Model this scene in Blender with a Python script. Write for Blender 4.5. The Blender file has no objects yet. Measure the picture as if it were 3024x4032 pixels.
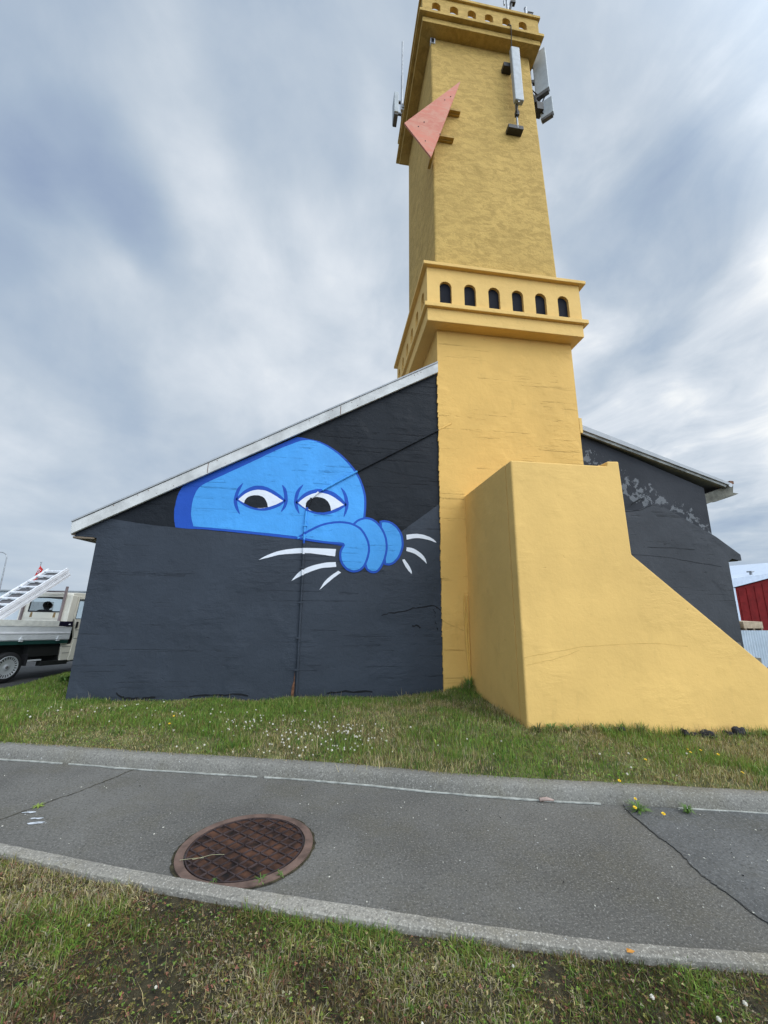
import bpy, math, random
import numpy as np
from mathutils import Vector, Matrix
from mathutils.geometry import tessellate_polygon
random.seed(7); rng = np.random.default_rng(11)
R = math.radians
scene = bpy.context.scene
col = scene.collection

# ------------------------------------------------------------------ camera
cam_d = bpy.data.cameras.new('camera'); cam = bpy.data.objects.new('camera', cam_d); col.objects.link(cam)
RT = Vector((0.9904697, 0.0426356, 0.1309652)); DN = Vector((-0.1371331, 0.2168154, 0.9665328)); UP = Vector((0.0128135, -0.9752811, 0.2205958))
# rows above are the world axes seen from the camera; columns below are the camera axes in the world
c_right = Vector((RT[0], DN[0], UP[0])); c_down = Vector((RT[1], DN[1], UP[1])); c_fwd = Vector((RT[2], DN[2], UP[2]))
m = Matrix((c_right, -c_down, -c_fwd)).transposed().to_4x4(); m.translation = (0, 0, 1.5)
cam.matrix_world = m
cam_d.sensor_fit = 'VERTICAL'; cam_d.sensor_height = 24.0; cam_d.lens = 24.0*1515/4032
cam_d.clip_start = 0.05; cam_d.clip_end = 2000
scene.camera = cam
scene.render.resolution_x = 768; scene.render.resolution_y = 1024

# ------------------------------------------------------------------ sky and sun (overcast)
SUN_AZ, SUN_EL = 128.0, 48.0        # compass-like azimuth from +Y towards +X
world = bpy.data.worlds.new('World'); scene.world = world; world.use_nodes = True
nt = world.node_tree; nt.nodes.clear()
def N(nt, typ, **kw):
    n = nt.nodes.new(typ)
    for k, v in kw.items():
        if k == 'ins':
            for a, b in v.items(): n.inputs[a].default_value = b
        else: setattr(n, k, v)
    return n
def math_(nt, op, a, b=None, c=None, clamp=False):
    n = nt.nodes.new('ShaderNodeMath'); n.operation = op; n.use_clamp = clamp
    for i, v in enumerate((a, b, c)):
        if v is None: continue
        if isinstance(v, (int, float)): n.inputs[i].default_value = v
        else: nt.links.new(v, n.inputs[i])
    return n.outputs[0]
def mixc(nt, fac, a, b, blend='MIX'):
    n = nt.nodes.new('ShaderNodeMix'); n.data_type = 'RGBA'; n.blend_type = blend
    for s, v in ((n.inputs[0], fac), (n.inputs[6], a), (n.inputs[7], b)):
        if isinstance(v, (int, float)): s.default_value = v
        elif isinstance(v, tuple): s.default_value = (*v[:3], 1)
        else: nt.links.new(v, s)
    return n.outputs[2]
def maprange(nt, v, a, b, c=0.0, d=1.0, smooth=True):
    n = nt.nodes.new('ShaderNodeMapRange'); n.interpolation_type = 'SMOOTHSTEP' if smooth else 'LINEAR'
    n.inputs[1].default_value = a; n.inputs[2].default_value = b; n.inputs[3].default_value = c; n.inputs[4].default_value = d
    nt.links.new(v, n.inputs[0]); return n.outputs[0]
def dotv(nt, v, d):
    n = nt.nodes.new('ShaderNodeVectorMath'); n.operation = 'DOT_PRODUCT'
    nt.links.new(v, n.inputs[0]); n.inputs[1].default_value = d; return n.outputs['Value']
def build_world():
    L = nt.links.new
    tc = N(nt, 'ShaderNodeTexCoord'); dn = tc.outputs['Generated']
    sx = N(nt, 'ShaderNodeSeparateXYZ'); L(dn, sx.inputs[0]); X, Y, Z = sx.outputs
    zc = math_(nt, 'ADD', math_(nt, 'MAXIMUM', Z, 0.0), 0.16)
    across = math_(nt, 'DIVIDE', math_(nt, 'SUBTRACT', math_(nt, 'MULTIPLY', X, .993), math_(nt, 'MULTIPLY', Y, .12)), zc)
    along = math_(nt, 'DIVIDE', math_(nt, 'ADD', math_(nt, 'MULTIPLY', X, .12), math_(nt, 'MULTIPLY', Y, .993)), zc)
    def layer(sa, sl, scale, detail, rough, dist, off):
        cx = N(nt, 'ShaderNodeCombineXYZ')
        L(math_(nt, 'MULTIPLY', across, sa), cx.inputs[0]); L(math_(nt, 'MULTIPLY', along, sl), cx.inputs[1]); cx.inputs[2].default_value = off
        n = N(nt, 'ShaderNodeTexNoise', ins={'Scale': scale, 'Detail': detail, 'Roughness': rough, 'Distortion': dist})
        L(cx.outputs[0], n.inputs['Vector']); return n.outputs['Fac']
    n1 = layer(1.0, .85, 1.3, 5, .5, .4, 3.1)
    n2 = layer(1.0, .75, 3.3, 6, .58, .6, 9.7)
    n3 = layer(.6, .35, .8, 2, .5, .2, 21.0)
    # softly varying cloud thickness
    right = maprange(nt, across, -.6, .9)
    fine = math_(nt, 'MULTIPLY', math_(nt, 'SUBTRACT', n2, .5), math_(nt, 'ADD', math_(nt, 'MULTIPLY', right, .55), .14))
    f = math_(nt, 'ADD', math_(nt, 'ADD', math_(nt, 'MULTIPLY', math_(nt, 'SUBTRACT', n1, .5), .46), fine), math_(nt, 'MULTIPLY', math_(nt, 'SUBTRACT', n3, .5), .5))
    # position-dependent bright and dark areas of this sky
    wob = N(nt, 'ShaderNodeTexNoise', ins={'Scale': 2.2, 'Detail': 3, 'Roughness': .5}); L(dn, wob.inputs['Vector'])
    wv = N(nt, 'ShaderNodeVectorMath', operation='MULTIPLY_ADD'); L(wob.outputs['Color'], wv.inputs[0])
    wv.inputs[1].default_value = (.26, .26, .26); 
    sb = N(nt, 'ShaderNodeVectorMath', operation='SUBTRACT'); L(dn, sb.inputs[0]); sb.inputs[1].default_value = (.13, .13, .13); L(sb.outputs[0], wv.inputs[2])
    nz = N(nt, 'ShaderNodeVectorMath', operation='NORMALIZE'); L(wv.outputs[0], nz.inputs[0]); wd = nz.outputs[0]
    tur = N(nt, 'ShaderNodeTexNoise', ins={'Scale': 3.4, 'Detail': 7, 'Roughness': .56, 'Distortion': .25}); L(dn, tur.inputs['Vector'])
    acc = math_(nt, 'ADD', f, math_(nt, 'MULTIPLY', math_(nt, 'SUBTRACT', tur.outputs['Fac'], .5), .58))
    for d, r0, amp in SPOTS:
        v = Vector(d).normalized()
        s = maprange(nt, dotv(nt, wd, v), math.cos(R(r0)), math.cos(R(r0*.15)))
        acc = math_(nt, 'ADD', acc, math_(nt, 'MULTIPLY', s, amp))
    acc = math_(nt, 'ADD', acc, .585)
    cr = N(nt, 'ShaderNodeValToRGB'); L(acc, cr.inputs[0])
    e = cr.color_ramp.elements
    e[0].position = 0.0; e[0].color = (.23, .31, .50, 1)
    e[1].position = 1.0; e[1].color = (1.15, 1.15, 1.12, 1)
    for p, c in ((.25, (.31, .40, .57, 1)), (.45, (.42, .52, .655, 1)), (.62, (.565, .65, .75, 1)), (.8, (.78, .84, .91, 1))):
        k = e.new(p); k.color = c
    cloud = cr.outputs[0]
    hor = maprange(nt, Z, 0.0, .22, .45, 0.0)
    cloud = mixc(nt, hor, cloud, (.56, .66, .78))
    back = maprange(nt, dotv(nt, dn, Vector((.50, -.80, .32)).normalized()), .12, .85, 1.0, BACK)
    # unseen sky behind the camera, scaled up as added light for the front walls
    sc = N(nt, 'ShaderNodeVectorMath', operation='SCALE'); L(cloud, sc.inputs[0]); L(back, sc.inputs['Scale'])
    sky = N(nt, 'ShaderNodeTexSky', sky_type='NISHITA'); sky.sun_disc = False
    sky.sun_elevation = R(SUN_EL); sky.sun_rotation = R(SUN_AZ); sky.air_density = 1.0; sky.dust_density = 2.0
    b1 = N(nt, 'ShaderNodeBackground'); L(sky.outputs[0], b1.inputs[0]); b1.inputs[1].default_value = .08
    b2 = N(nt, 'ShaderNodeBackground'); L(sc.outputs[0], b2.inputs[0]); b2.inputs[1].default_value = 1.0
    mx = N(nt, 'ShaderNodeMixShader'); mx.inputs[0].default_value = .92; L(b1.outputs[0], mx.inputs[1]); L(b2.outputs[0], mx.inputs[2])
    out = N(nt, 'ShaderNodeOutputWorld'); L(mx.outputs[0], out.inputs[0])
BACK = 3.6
SPOTS = [((-.421,.577,.70), 8, -.19), ((-.37,.62,.69), 6, -.12), ((-.49,.52,.69), 9, -.11), ((-.33,.66,.67), 7, -.06), ((-.111,.519,.848), 9, -.15), ((-.55,.58,.60), 9, -.12), ((-.45,.30,.84), 16, -.12),
         ((.80,.44,.43), 17, .38), ((.86,.40,.33), 14, .25), ((.70,.35,.62), 10, .08), ((-.111,.793,.60), 6, .07), ((.02,.72,.69), 5, .05), ((.463,.657,.595), 7, .10), ((.10,.80,.58), 8, .10), ((.40,.72,.56), 9, .08),
         ((.58,.515,.63), 11, -.11), ((.75,.47,.47), 9, .05), ((.74,.53,.42), 8, -.26), ((-.459,.801,.383), 7, -.08), ((.30,.45,.84), 12, .10), ((.62,.72,.30), 12, .08), ((-.25,.86,.45), 12, .08)]
build_world()
sun_d = bpy.data.lights.new('sun', 'SUN'); sun = bpy.data.objects.new('sun', sun_d); col.objects.link(sun)
sun_d.energy = 1.3; sun_d.angle = R(35); sun_d.color = (1, .97, .92)
sdir = Vector((math.sin(R(SUN_AZ))*math.cos(R(SUN_EL)), math.cos(R(SUN_AZ))*math.cos(R(SUN_EL)), math.sin(R(SUN_EL))))
sun.rotation_euler = (-sdir).to_track_quat('-Z', 'Y').to_euler(); sun.location = sdir*60
scene.view_settings.view_transform = 'Standard'; scene.view_settings.look = 'None'
scene.view_settings.exposure = 0.0; scene.view_settings.gamma = 1.0

# ------------------------------------------------------------------ mesh helpers
ORG = {}
class MB:
    def __init__(s): s.v = []; s.f = []; s.m = []; s.sm = []
    def add(s, vs, fs, mi=0, smooth=False):
        b = len(s.v); s.v += [tuple(map(float, p)) for p in vs]
        for f in fs: s.f.append(tuple(b+i for i in f)); s.m.append(mi); s.sm.append(smooth)
        return s
    def box(s, x0, x1, y0, y1, z0, z1, mi=0):
        v = [(x, y, z) for z in (z0, z1) for y in (y0, y1) for x in (x0, x1)]
        return s.add(v, [(0,2,3,1), (4,5,7,6), (0,1,5,4), (1,3,7,5), (3,2,6,7), (2,0,4,6)], mi)
    def obox(s, c, ax, ay, az, mi=0):        # centre and three half-axis vectors
        c, ax, ay, az = map(Vector, (c, ax, ay, az))
        v = [c + ax*i + ay*j + az*k for k in (-1, 1) for j in (-1, 1) for i in (-1, 1)]
        return s.add(v, [(0,2,3,1), (4,5,7,6), (0,1,5,4), (1,3,7,5), (3,2,6,7), (2,0,4,6)], mi)
    def prism(s, poly, a, b, plane='xz', mi=0, tess=True, shift=None):   # poly extruded along the missing axis from a to b
        def mk(p, t):
            return {'xz': (p[0], t, p[1]), 'yz': (t, p[0], p[1]), 'xy': (p[0], p[1], t)}[plane]
        n = len(poly); A = [mk(p, a) for p in poly]; B = [mk(p, b) for p in poly]
        tris = tessellate_polygon([[Vector((p[0], p[1], 0)) for p in poly]])
        base = len(s.v); s.add(A+B, [], mi)
        area = sum(poly[i][0]*poly[(i+1) % n][1]-poly[(i+1) % n][0]*poly[i][1] for i in range(n))
        flip = (area < 0) ^ (plane == 'xz') ^ (b < a)   # orientation so normals point outwards
        for t in tris:
            t0 = t; t1 = t[::-1]
            # make sure tessellated triangles share the polygon's winding
            q = (poly[t[1]][0]-poly[t[0]][0])*(poly[t[2]][1]-poly[t[0]][1])-(poly[t[2]][0]-poly[t[0]][0])*(poly[t[1]][1]-poly[t[0]][1])
            if (q < 0) != (area < 0): t0, t1 = t1, t0
            lo, hi = (t1, t0)
            if flip: lo, hi = hi, lo
            s.f.append(tuple(base+i for i in lo)); s.m.append(mi); s.sm.append(False)
            s.f.append(tuple(base+n+i for i in hi)); s.m.append(mi); s.sm.append(False)
        for i in range(n):
            j = (i+1) % n; q = (base+i, base+j, base+n+j, base+n+i)
            s.f.append(q[::-1] if flip else q); s.m.append(mi); s.sm.append(False)
        return s
    def sheet(s, poly, y, mi=0):             # flat painted area facing -Y
        tris = tessellate_polygon([[Vector((p[0], p[1], 0)) for p in poly]])
        fs = []
        for t in tris:
            q = (poly[t[1]][0]-poly[t[0]][0])*(poly[t[2]][1]-poly[t[0]][1])-(poly[t[2]][0]-poly[t[0]][0])*(poly[t[1]][1]-poly[t[0]][1])
            fs.append(tuple(t) if q > 0 else tuple(t[::-1]))
        return s.add([(p[0], y, p[1]) for p in poly], fs, mi)
    def tube(s, pts, r, n=8, mi=0, cap=True, smooth=True):
        pts = [Vector(p) for p in pts]; rs = r if isinstance(r, (list, tuple)) else [r]*len(pts)
        rings = []; prev = None
        for i, p in enumerate(pts):
            d = (pts[min(i+1, len(pts)-1)]-pts[max(i-1, 0)]).normalized()
            if prev is None:
                a = d.cross(Vector((0, 0, 1)));
                if a.length < 1e-3: a = d.cross(Vector((0, 1, 0)))
            else: a = prev - d*prev.dot(d)
            a.normalize(); prev = a; b = d.cross(a)
            rings.append([p + (a*math.cos(2*math.pi*k/n)+b*math.sin(2*math.pi*k/n))*rs[i] for k in range(n)])
        v = [q for rg in rings for q in rg]; f = []
        for i in range(len(pts)-1):
            for k in range(n):
                f.append((i*n+k, i*n+(k+1) % n, (i+1)*n+(k+1) % n, (i+1)*n+k))
        s.add(v, f, mi, smooth)
        if cap:
            s.add(rings[0][::-1], [tuple(range(n))], mi); s.add(rings[-1], [tuple(range(n))], mi)
        return s
    def lathe(s, prof, c, axis, n=32, mi=0, smooth=True):   # prof: (radius, height along axis)
        ax = Vector(axis).normalized(); a = ax.cross(Vector((0, 0, 1)))
        if a.length < 1e-3: a = Vector((1, 0, 0))
        a.normalize(); b = ax.cross(a); c = Vector(c)
        v = [c + ax*h + (a*math.cos(2*math.pi*k/n)+b*math.sin(2*math.pi*k/n))*r for r, h in prof for k in range(n)]
        f = [(i*n+k, i*n+(k+1) % n, (i+1)*n+(k+1) % n, (i+1)*n+k) for i in range(len(prof)-1) for k in range(n)]
        return s.add(v, f, mi, smooth)
    def build(s, name, mats, parent=None, org=None, bevel=0, seg=2):
        me = bpy.data.meshes.new(name)
        if parent is not None: o0 = ORG.get(parent.name, Vector((0, 0, 0)))
        else: o0 = Vector(org) if org is not None else Vector((0, 0, 0))
        me.from_pydata([tuple(Vector(p)-o0) for p in s.v], [], s.f)
        mats = mats if isinstance(mats, (list, tuple)) else [mats]
        for x in mats: me.materials.append(x)
        me.polygons.foreach_set('material_index', s.m); me.polygons.foreach_set('use_smooth', s.sm)
        me.update()
        o = bpy.data.objects.new(name, me); col.objects.link(o)
        if parent is not None: o.parent = parent; ORG[o.name] = o0
        else: o.location = o0; ORG[o.name] = o0
        if bevel:
            b = o.modifiers.new('bevel', 'BEVEL'); b.width = bevel; b.segments = seg; b.limit_method = 'ANGLE'; b.angle_limit = R(40)
        return o
def thing(name, label, cat, loc=(0, 0, 0), group=None):
    o = bpy.data.objects.new(name, None); col.objects.link(o); o.location = loc; o.empty_display_size = .1
    ORG[o.name] = Vector(loc); o['label'] = label; o['category'] = cat
    if group: o['group'] = group
    return o
def tag(o, label=None, cat=None, group=None, kind=None):
    if label: o['label'] = label
    if cat: o['category'] = cat
    if group: o['group'] = group
    if kind: o['kind'] = kind
    return o

# ------------------------------------------------------------------ materials
def new_mat(name):
    mt = bpy.data.materials.new(name); mt.use_nodes = True; t = mt.node_tree
    return mt, t, t.nodes['Principled BSDF']
def noise(t, scale, detail=3, rough=.5, stretch=None, coord='Object', dist=0, off=(0, 0, 0)):
    tc = N(t, 'ShaderNodeTexCoord'); mp = N(t, 'ShaderNodeMapping'); t.links.new(tc.outputs[coord], mp.inputs[0])
    mp.inputs['Scale'].default_value = stretch or (1, 1, 1); mp.inputs['Location'].default_value = off
    n = N(t, 'ShaderNodeTexNoise', ins={'Scale': scale, 'Detail': detail, 'Roughness': rough, 'Distortion': dist})
    t.links.new(mp.outputs[0], n.inputs['Vector']); return n.outputs['Fac']
def bump(t, bsdf, hs):          # hs: list of (height socket, distance in metres)
    prev = None
    for h, d in hs:
        b = N(t, 'ShaderNodeBump', ins={'Strength': 1.0, 'Distance': d}); t.links.new(h, b.inputs['Height'])
        if prev: t.links.new(prev, b.inputs['Normal'])
        prev = b.outputs[0]
    t.links.new(prev, bsdf.inputs['Normal'])
def simple(name, c, rough=.6, metal=0, var=.12, scale=8, bmp=0.0, spec=.4):
    mt, t, b = new_mat(name); L = t.links.new
    n = noise(t, scale, 4, .6)
    dk = tuple(x*(1-var) for x in c); lt = tuple(min(1, x*(1+var)) for x in c)
    L(mixc(t, maprange(t, n, .3, .7), dk, lt), b.inputs['Base Color'])
    b.inputs['Roughness'].default_value = rough; b.inputs['Metallic'].default_value = metal; b.inputs['Specular IOR Level'].default_value = spec
    if bmp: bump(t, b, [(noise(t, scale*6, 3), bmp)])
    return mt
def plaster(name, c, var=.08, lines=.004, pits=.003, fine=.0012, rough=.75, mottle=None, spec=.25, dirt=0.0):
    """painted rough-cast / board-marked concrete"""
    mt, t, b = new_mat(name); L = t.links.new
    big = noise(t, .9, 4, .6)
    c0 = tuple(x*(1-var) for x in c); c1 = tuple(min(1, x*(1+var)) for x in c)
    cc = mixc(t, maprange(t, big, .3, .7), c0, c1)
    if mottle:
        mo = noise(t, 4.2, 9, .74, (1, 1, 2.0), dist=.8)
        cc = mixc(t, math_(t, 'MULTIPLY', maprange(t, mo, .42, .60), .9), cc, mottle)
    if dirt:
        dz = noise(t, 5.0, 6, .7, (1, 1, .35))
        cc = mixc(t, math_(t, 'MULTIPLY', maprange(t, dz, .55, .75), dirt), cc, tuple(x*.55 for x in c))
    # board seams: thin hollows running along the wall, broken up
    ln = noise(t, 1.0, 6, .72, (.35, .35, 19)); msk = noise(t, 1.7, 3, .6, (1, 1, 2), off=(5, 2, 1))
    seam = math_(t, 'MULTIPLY', maprange(t, ln, .36, .42, 0, 1), 1.0)
    seam = math_(t, 'MAXIMUM', seam, maprange(t, msk, .46, .56))
    chip = maprange(t, noise(t, 7.0, 5, .62, (1, 1, 1.8), off=(3, 3, 3)), .24, .34)
    und = noise(t, 2.2, 5, .6); fn = noise(t, 90, 3, .6)
    cc = mixc(t, math_(t, 'MULTIPLY', math_(t, 'SUBTRACT', 1.0, math_(t, 'MULTIPLY', seam, chip)), .05 if lines else 0.0), cc, tuple(x*.35 for x in c))
    L(cc, b.inputs['Base Color']); b.inputs['Roughness'].default_value = rough; b.inputs['Specular IOR Level'].default_value = spec
    trow = noise(t, 3.4, 7, .68, (.7, .7, 2.6), dist=.5, off=(1, 7, 2))
    tm = maprange(t, noise(t, 1.3, 3, .5, off=(8, 8, 8)), .48, .62)
    bump(t, b, [(und, pits*3.5), (math_(t, 'MULTIPLY', trow, tm), pits*2.6), (seam, lines*.55), (chip, pits*1.5), (noise(t, 22, 4, .65), fine*2.2), (fn, fine)])
    return mt
M = {}
YEL = (.72, .44, .125)
M['yellow'] = plaster('yellow_paint', YEL, .06, lines=.009, pits=.005, dirt=.24)
M['yellow_smooth'] = plaster('yellow_paint_smooth', (.76, .485, .155), .06, lines=.0, pits=.0035, fine=.0010, dirt=.20)
M['yellow_upper'] = plaster('yellow_weathered_render', (.57, .375, .115), .06, lines=.0, pits=.005, fine=.004, mottle=(.43, .28, .082), rough=.9)
M['slate'] = plaster('slate_paint', (.034, .042, .055), .12, lines=.007, pits=.0055, fine=.002, spec=.3, rough=.62)
M['black'] = plaster('black_paint', (.0075, .010, .014), .12, lines=.008, pits=.006, fine=.002, spec=.25, rough=.62)
M['blue'] = plaster('light_blue_paint', (.062, .325, .73), .11, lines=.008, pits=.006, spec=.3, rough=.6)
M['darkblue'] = plaster('dark_blue_paint', (.010, .075, .42), .08, lines=.003, spec=.3, rough=.6)
M['white'] = plaster('white_paint', (.74, .76, .80), .05, lines=.003, spec=.3, rough=.6)
M['grey_wall'] = plaster('grey_paint', (.050, .053, .059), .14, spec=.25, lines=.008, pits=.006)

def weathered():                       # upper right wall: paint flaked off to pale plaster in patches
    mt, t, b = new_mat('flaking_grey_paint'); L = t.links.new
    base = mixc(t, maprange(t, noise(t, 1.2, 4), .3, .7), (.028, .030, .035), (.040, .042, .048))
    tc = N(t, 'ShaderNodeTexCoord'); sx = N(t, 'ShaderNodeSeparateXYZ'); t.links.new(tc.outputs['Object'], sx.inputs[0])
    # distance above the old sloping coping; the flaking follows it
    d = math_(t, 'SUBTRACT', math_(t, 'ADD', math_(t, 'MULTIPLY', sx.outputs[0], .60), sx.outputs[2]), COPE_C)
    band = math_(t, 'MULTIPLY', maprange(t, d, -.1, .10), maprange(t, d, .95, .35))
    fl = noise(t, 6.5, 9, .72, (1, 1, 1.0), dist=.3)
    mask = maprange(t, math_(t, 'ADD', fl, math_(t, 'MULTIPLY', math_(t, 'SUBTRACT', band, 1.0), .20)), .50, .525)
    c = mixc(t, math_(t, 'MULTIPLY', mask, .5), base, (.25, .26, .27))
    L(c, b.inputs['Base Color']); b.inputs['Roughness'].default_value = .8; b.inputs['Specular IOR Level'].default_value = .25
    bump(t, b, [(noise(t, 3, 5), .012), (noise(t, 30, 4, .6), .003), (mask, .0015)])
    return mt
def metal_sheet(name, c, rough=.45, freq=60):
    mt, t, b = new_mat(name)
    n = noise(t, 3, 5, .6); t.links.new(mixc(t, maprange(t, n, .3, .7), tuple(x*.82 for x in c), c), b.inputs['Base Color'])
    b.inputs['Roughness'].default_value = rough; return mt
M['fascia'] = simple('white_fascia_paint', (.56, .555, .53), .7, var=.18, scale=3)
M['roof_metal'] = metal_sheet('grey_roof_sheet', (.38, .39, .40))
M['mossy'] = simple('mossy_concrete', (.13, .125, .10), .9, var=.4, scale=5, bmp=.01)
M['wood_old'] = simple('old_wood', (.22, .17, .12), .85, var=.3, scale=14)
M['dark'] = simple('dark_void', (.012, .013, .015), .7)
M['pane'] = simple('dark_window_board', (.013, .014, .019), .8, var=.2, scale=3, spec=.12)
M['rust'] = simple('rusted_metal', (.16, .07, .035), .85, var=.4, scale=20, bmp=.002)
M['crack_dark'] = simple('crack', (.006, .007, .009), .9)
M['crack_yellow'] = simple('yellow_crack', (.58, .36, .10), .9)
M['yellow_metal'] = simple('yellow_painted_metal', (.72, .45, .11), .5, var=.06)
M['ochre'] = simple('ochre_bracket_paint', (.42, .26, .055), .7, var=.15)
M['ant'] = simple('pale_grey_plastic', (.38, .405, .41), .5, var=.10)
M['ant_dark'] = simple('antenna_base_plastic', (.10, .095, .09), .6, var=.2)
M['galv'] = simple('galvanised_steel', (.32, .33, .34), .45, metal=.6, var=.2)
M['steel_dark'] = simple('dark_steel', (.045, .043, .04), .6, metal=.3, var=.2)
M['rubber'] = simple('black_rubber', (.012, .012, .013), .75)

# ------------------------------------------------------------------ TOWER
TF = 6.17           # plane of the tower's front face
tower = thing('tower', 'tall mustard yellow square concrete tower with arched galleries rising beside the black mural wall', 'tower', (3.15, TF, .1))
# lower shaft: slightly uneven front-left arris where the yellow paint meets the black
mb = MB()
x0, x1, y1 = 1.80, 4.545, 8.95
mb.box(x0, x1, TF, y1, -.2, 6.49)
for i in range(60):
    z = .1+i*.092
    if z > 5.5: break
    w = .004+.016*random.random()
    mb.prism([(x0-w, z), (x0+.004, z-.008), (x0+.004, z+.09), (x0-w*random.random(), z+.085)], 6.168+random.random()*.001, 6.199)
mb.build('lower_shaft', M['yellow'], tower, bevel=.008)
mb = MB()
v = [(1.795, 6.17, 7.6), (4.41, 6.17, 7.6), (4.41, 8.78, 7.6), (1.795, 8.78, 7.6), (1.795, 6.17, 14.40), (4.25, 6.17, 14.40), (4.25, 8.78, 14.40), (1.795, 8.78, 14.40)]
mb.add(v, [(0, 3, 2, 1), (4, 5, 6, 7), (0, 1, 5, 4), (1, 2, 6, 5), (2, 3, 7, 6), (3, 0, 4, 7)])
mb.build('upper_shaft', M['yellow_upper'], tower, bevel=.035)
def arch_pts(c, hw, zs, top, n=10):     # outline from left foot over the arch to the right foot
    pts = [(c-hw, zs)]
    for k in range(n+1):
        a = math.pi-math.pi*k/n; pts.append((c+hw*math.cos(a), top-hw+hw*math.sin(a)))
    pts.append((c+hw, zs)); return pts
def comb(a, b, zb, zt, wins, hw, top):
    p = [(a, zb)]
    for c in wins: p += arch_pts(c, hw, zb, top)
    p += [(b, zb), (b, zt), (a, zt)]
    return p
GX0, GX1, GY0, GY1 = 1.56, 4.67, 5.93, 9.20
fw = [1.918, 2.396, 2.876, 3.352, 3.828, 4.300]; lw = [6.30, 6.81, 7.325, 7.84, 8.385, 8.89]
def ring(mb, x0, x1, y0, y1, z0, z1, t, mi=0):
    mb.box(x0, x1, y0, y0+t, z0, z1, mi); mb.box(x0, x1, y1-t, y1, z0, z1, mi)
    mb.box(x0, x0+t, y0+t, y1-t, z0, z1, mi); mb.box(x1-t, x1, y0+t, y1-t, z0, z1, mi)
mb = MB(); mb.box(GX0, GX1, GY0, GY1, 6.49, 6.758); mb.box(1.50, 4.76, 5.868, 9.28, 6.758, 6.845)
mb.build('lower_cornice', M['yellow_smooth'], tower, bevel=.008)
mb = MB()
mb.prism(comb(GX0, GX1, 6.845, 7.655, fw, .115, 7.372), GY0, GY0+.14)
mb.prism(comb(GX0, GX1, 6.845, 7.655, fw, .115, 7.372), GY1-.14, GY1)
mb.prism(comb(GY0+.14, GY1-.14, 6.845, 7.655, lw, .115, 7.372), GX0, GX0+.14, 'yz')
mb.prism(comb(GY0+.14, GY1-.14, 6.845, 7.655, lw, .115, 7.372), GX1-.14, GX1, 'yz')
mb.build('gallery_wall', M['yellow_smooth'], tower)
mb = MB(); mb.box(1.48, 4.78, 5.855, 9.30, 7.655, 7.725); mb.build('gallery_slab', M['yellow_smooth'], tower, bevel=.008)
for c in fw:
    MB().prism(arch_pts(c, .113, 6.846, 7.37), GY0+.055, GY0+.075).build('arched_window', M['pane'], tower)
for c in lw:
    MB().prism(arch_pts(c, .113, 6.846, 7.37), GX0+.055, GX0+.075, 'yz').build('arched_window', M['ochre'], tower)
# crown
mb = MB(); mb.box(1.54, 4.41, 5.92, 8.93, 14.36, 14.515); mb.box(1.452, 4.465, 5.83, 9.03, 14.515, 14.60)
mb.build('upper_cornice', M['yellow_upper'], tower, bevel=.008)
cw = [1.868, 2.298, 2.730, 3.152, 3.583, 3.998]; clw = [6.30, 6.75, 7.2, 7.65, 8.1, 8.55]
mb = MB()
mb.prism(comb(1.54, 4.40, 14.60, 15.22, cw, .102, 15.055), 5.92, 6.02)
mb.prism(comb(1.54, 4.40, 14.60, 15.22, cw, .102, 15.055), 8.83, 8.93)
mb.prism(comb(6.02, 8.83, 14.60, 15.22, clw, .102, 15.055), 1.54, 1.64, 'yz')
mb.prism(comb(6.02, 8.83, 14.60, 15.22, clw, .102, 15.055), 4.30, 4.40, 'yz')
mb.build('parapet', M['yellow_upper'], tower)
mb = MB(); ring(mb, 1.49, 4.45, 5.875, 8.975, 15.22, 15.30, .17); mb.build('coping', M['yellow_upper'], tower, bevel=.01)
mb = MB(); mb.box(1.79, 1.90, 6.155, 6.22, 14.19, 14.355, 0); mb.box(1.805, 1.87, 6.150, 6.156, 14.20, 14.33, 1)
mb.build('vent_opening', [M['white'], M['dark']], tower)
# three thin pipes beside the stair wall
for nm, pts in (('pipe', [(2.159, 1.589), (2.172, .861), (2.224, .10)]), ('pipe', [(2.206, 1.576), (2.213, 1.097), (2.221, .476), (2.235, .10)]), ('pipe', [(2.192, 1.30), (2.185, .965), (2.205, .3), (2.215, .12)])):
    MB().tube([(x, TF-.018, z) for x, z in pts], .011, 8).build('pipe', M['yellow_metal'], tower)
mb = MB()
cr = [(1.805, 1.173), (1.898, 1.121), (1.955, 1.101), (2.011, 1.081), (2.058, 1.064), (2.095, 1.042), (2.15, 1.023)]
mb.sheet([(x, z+.006) for x, z in cr]+[(x, z-.007*random.random()-.002) for x, z in cr[::-1]], TF-.003); mb.build('crack', M['crack_yellow'], tower)
# flashing where the right-hand roof meets the tower
MB().box(4.546, 4.60, 6.165, 9.0, 4.60, 4.90).build('flashing', M['yellow_metal'], tower)

# ------------------------------------------------------------------ GABLED HALL (left wing with the mural, right wing flaking)
hall = thing('hall', 'dark gabled concrete hall with a blue peeping figure muralled on it, beside the yellow tower', 'building', (-.8, 6.2, .1))
WF = 6.20
SL = (5.577-2.393)/(1.803+3.772)
def zr(x): return 2.393+(x+3.772)*SL
wall = MB().prism([(-3.503, -.3), (1.80, -.3), (1.80, zr(1.80)+.02), (-3.768, zr(-3.768)+.02), (-3.768, 2.350), (-3.465, 2.332)], WF, WF+.22).build('wall', M['slate'], hall)
wall['label'] = 'slate grey left gable wall with the mural'
MB().box(-3.503, -3.30, WF+.22, 15.0, -.3, 2.40).prism([(-3.5, -.3), (3.05, -.3), (3.05, 6.2), (-3.5, 2.5)], 14.8, 14.99).box(2.9, 3.05, 8.96, 14.8, 4.5, 6.2).build('side_wall', M['slate'], hall)
mb = MB()      # verge board
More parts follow.
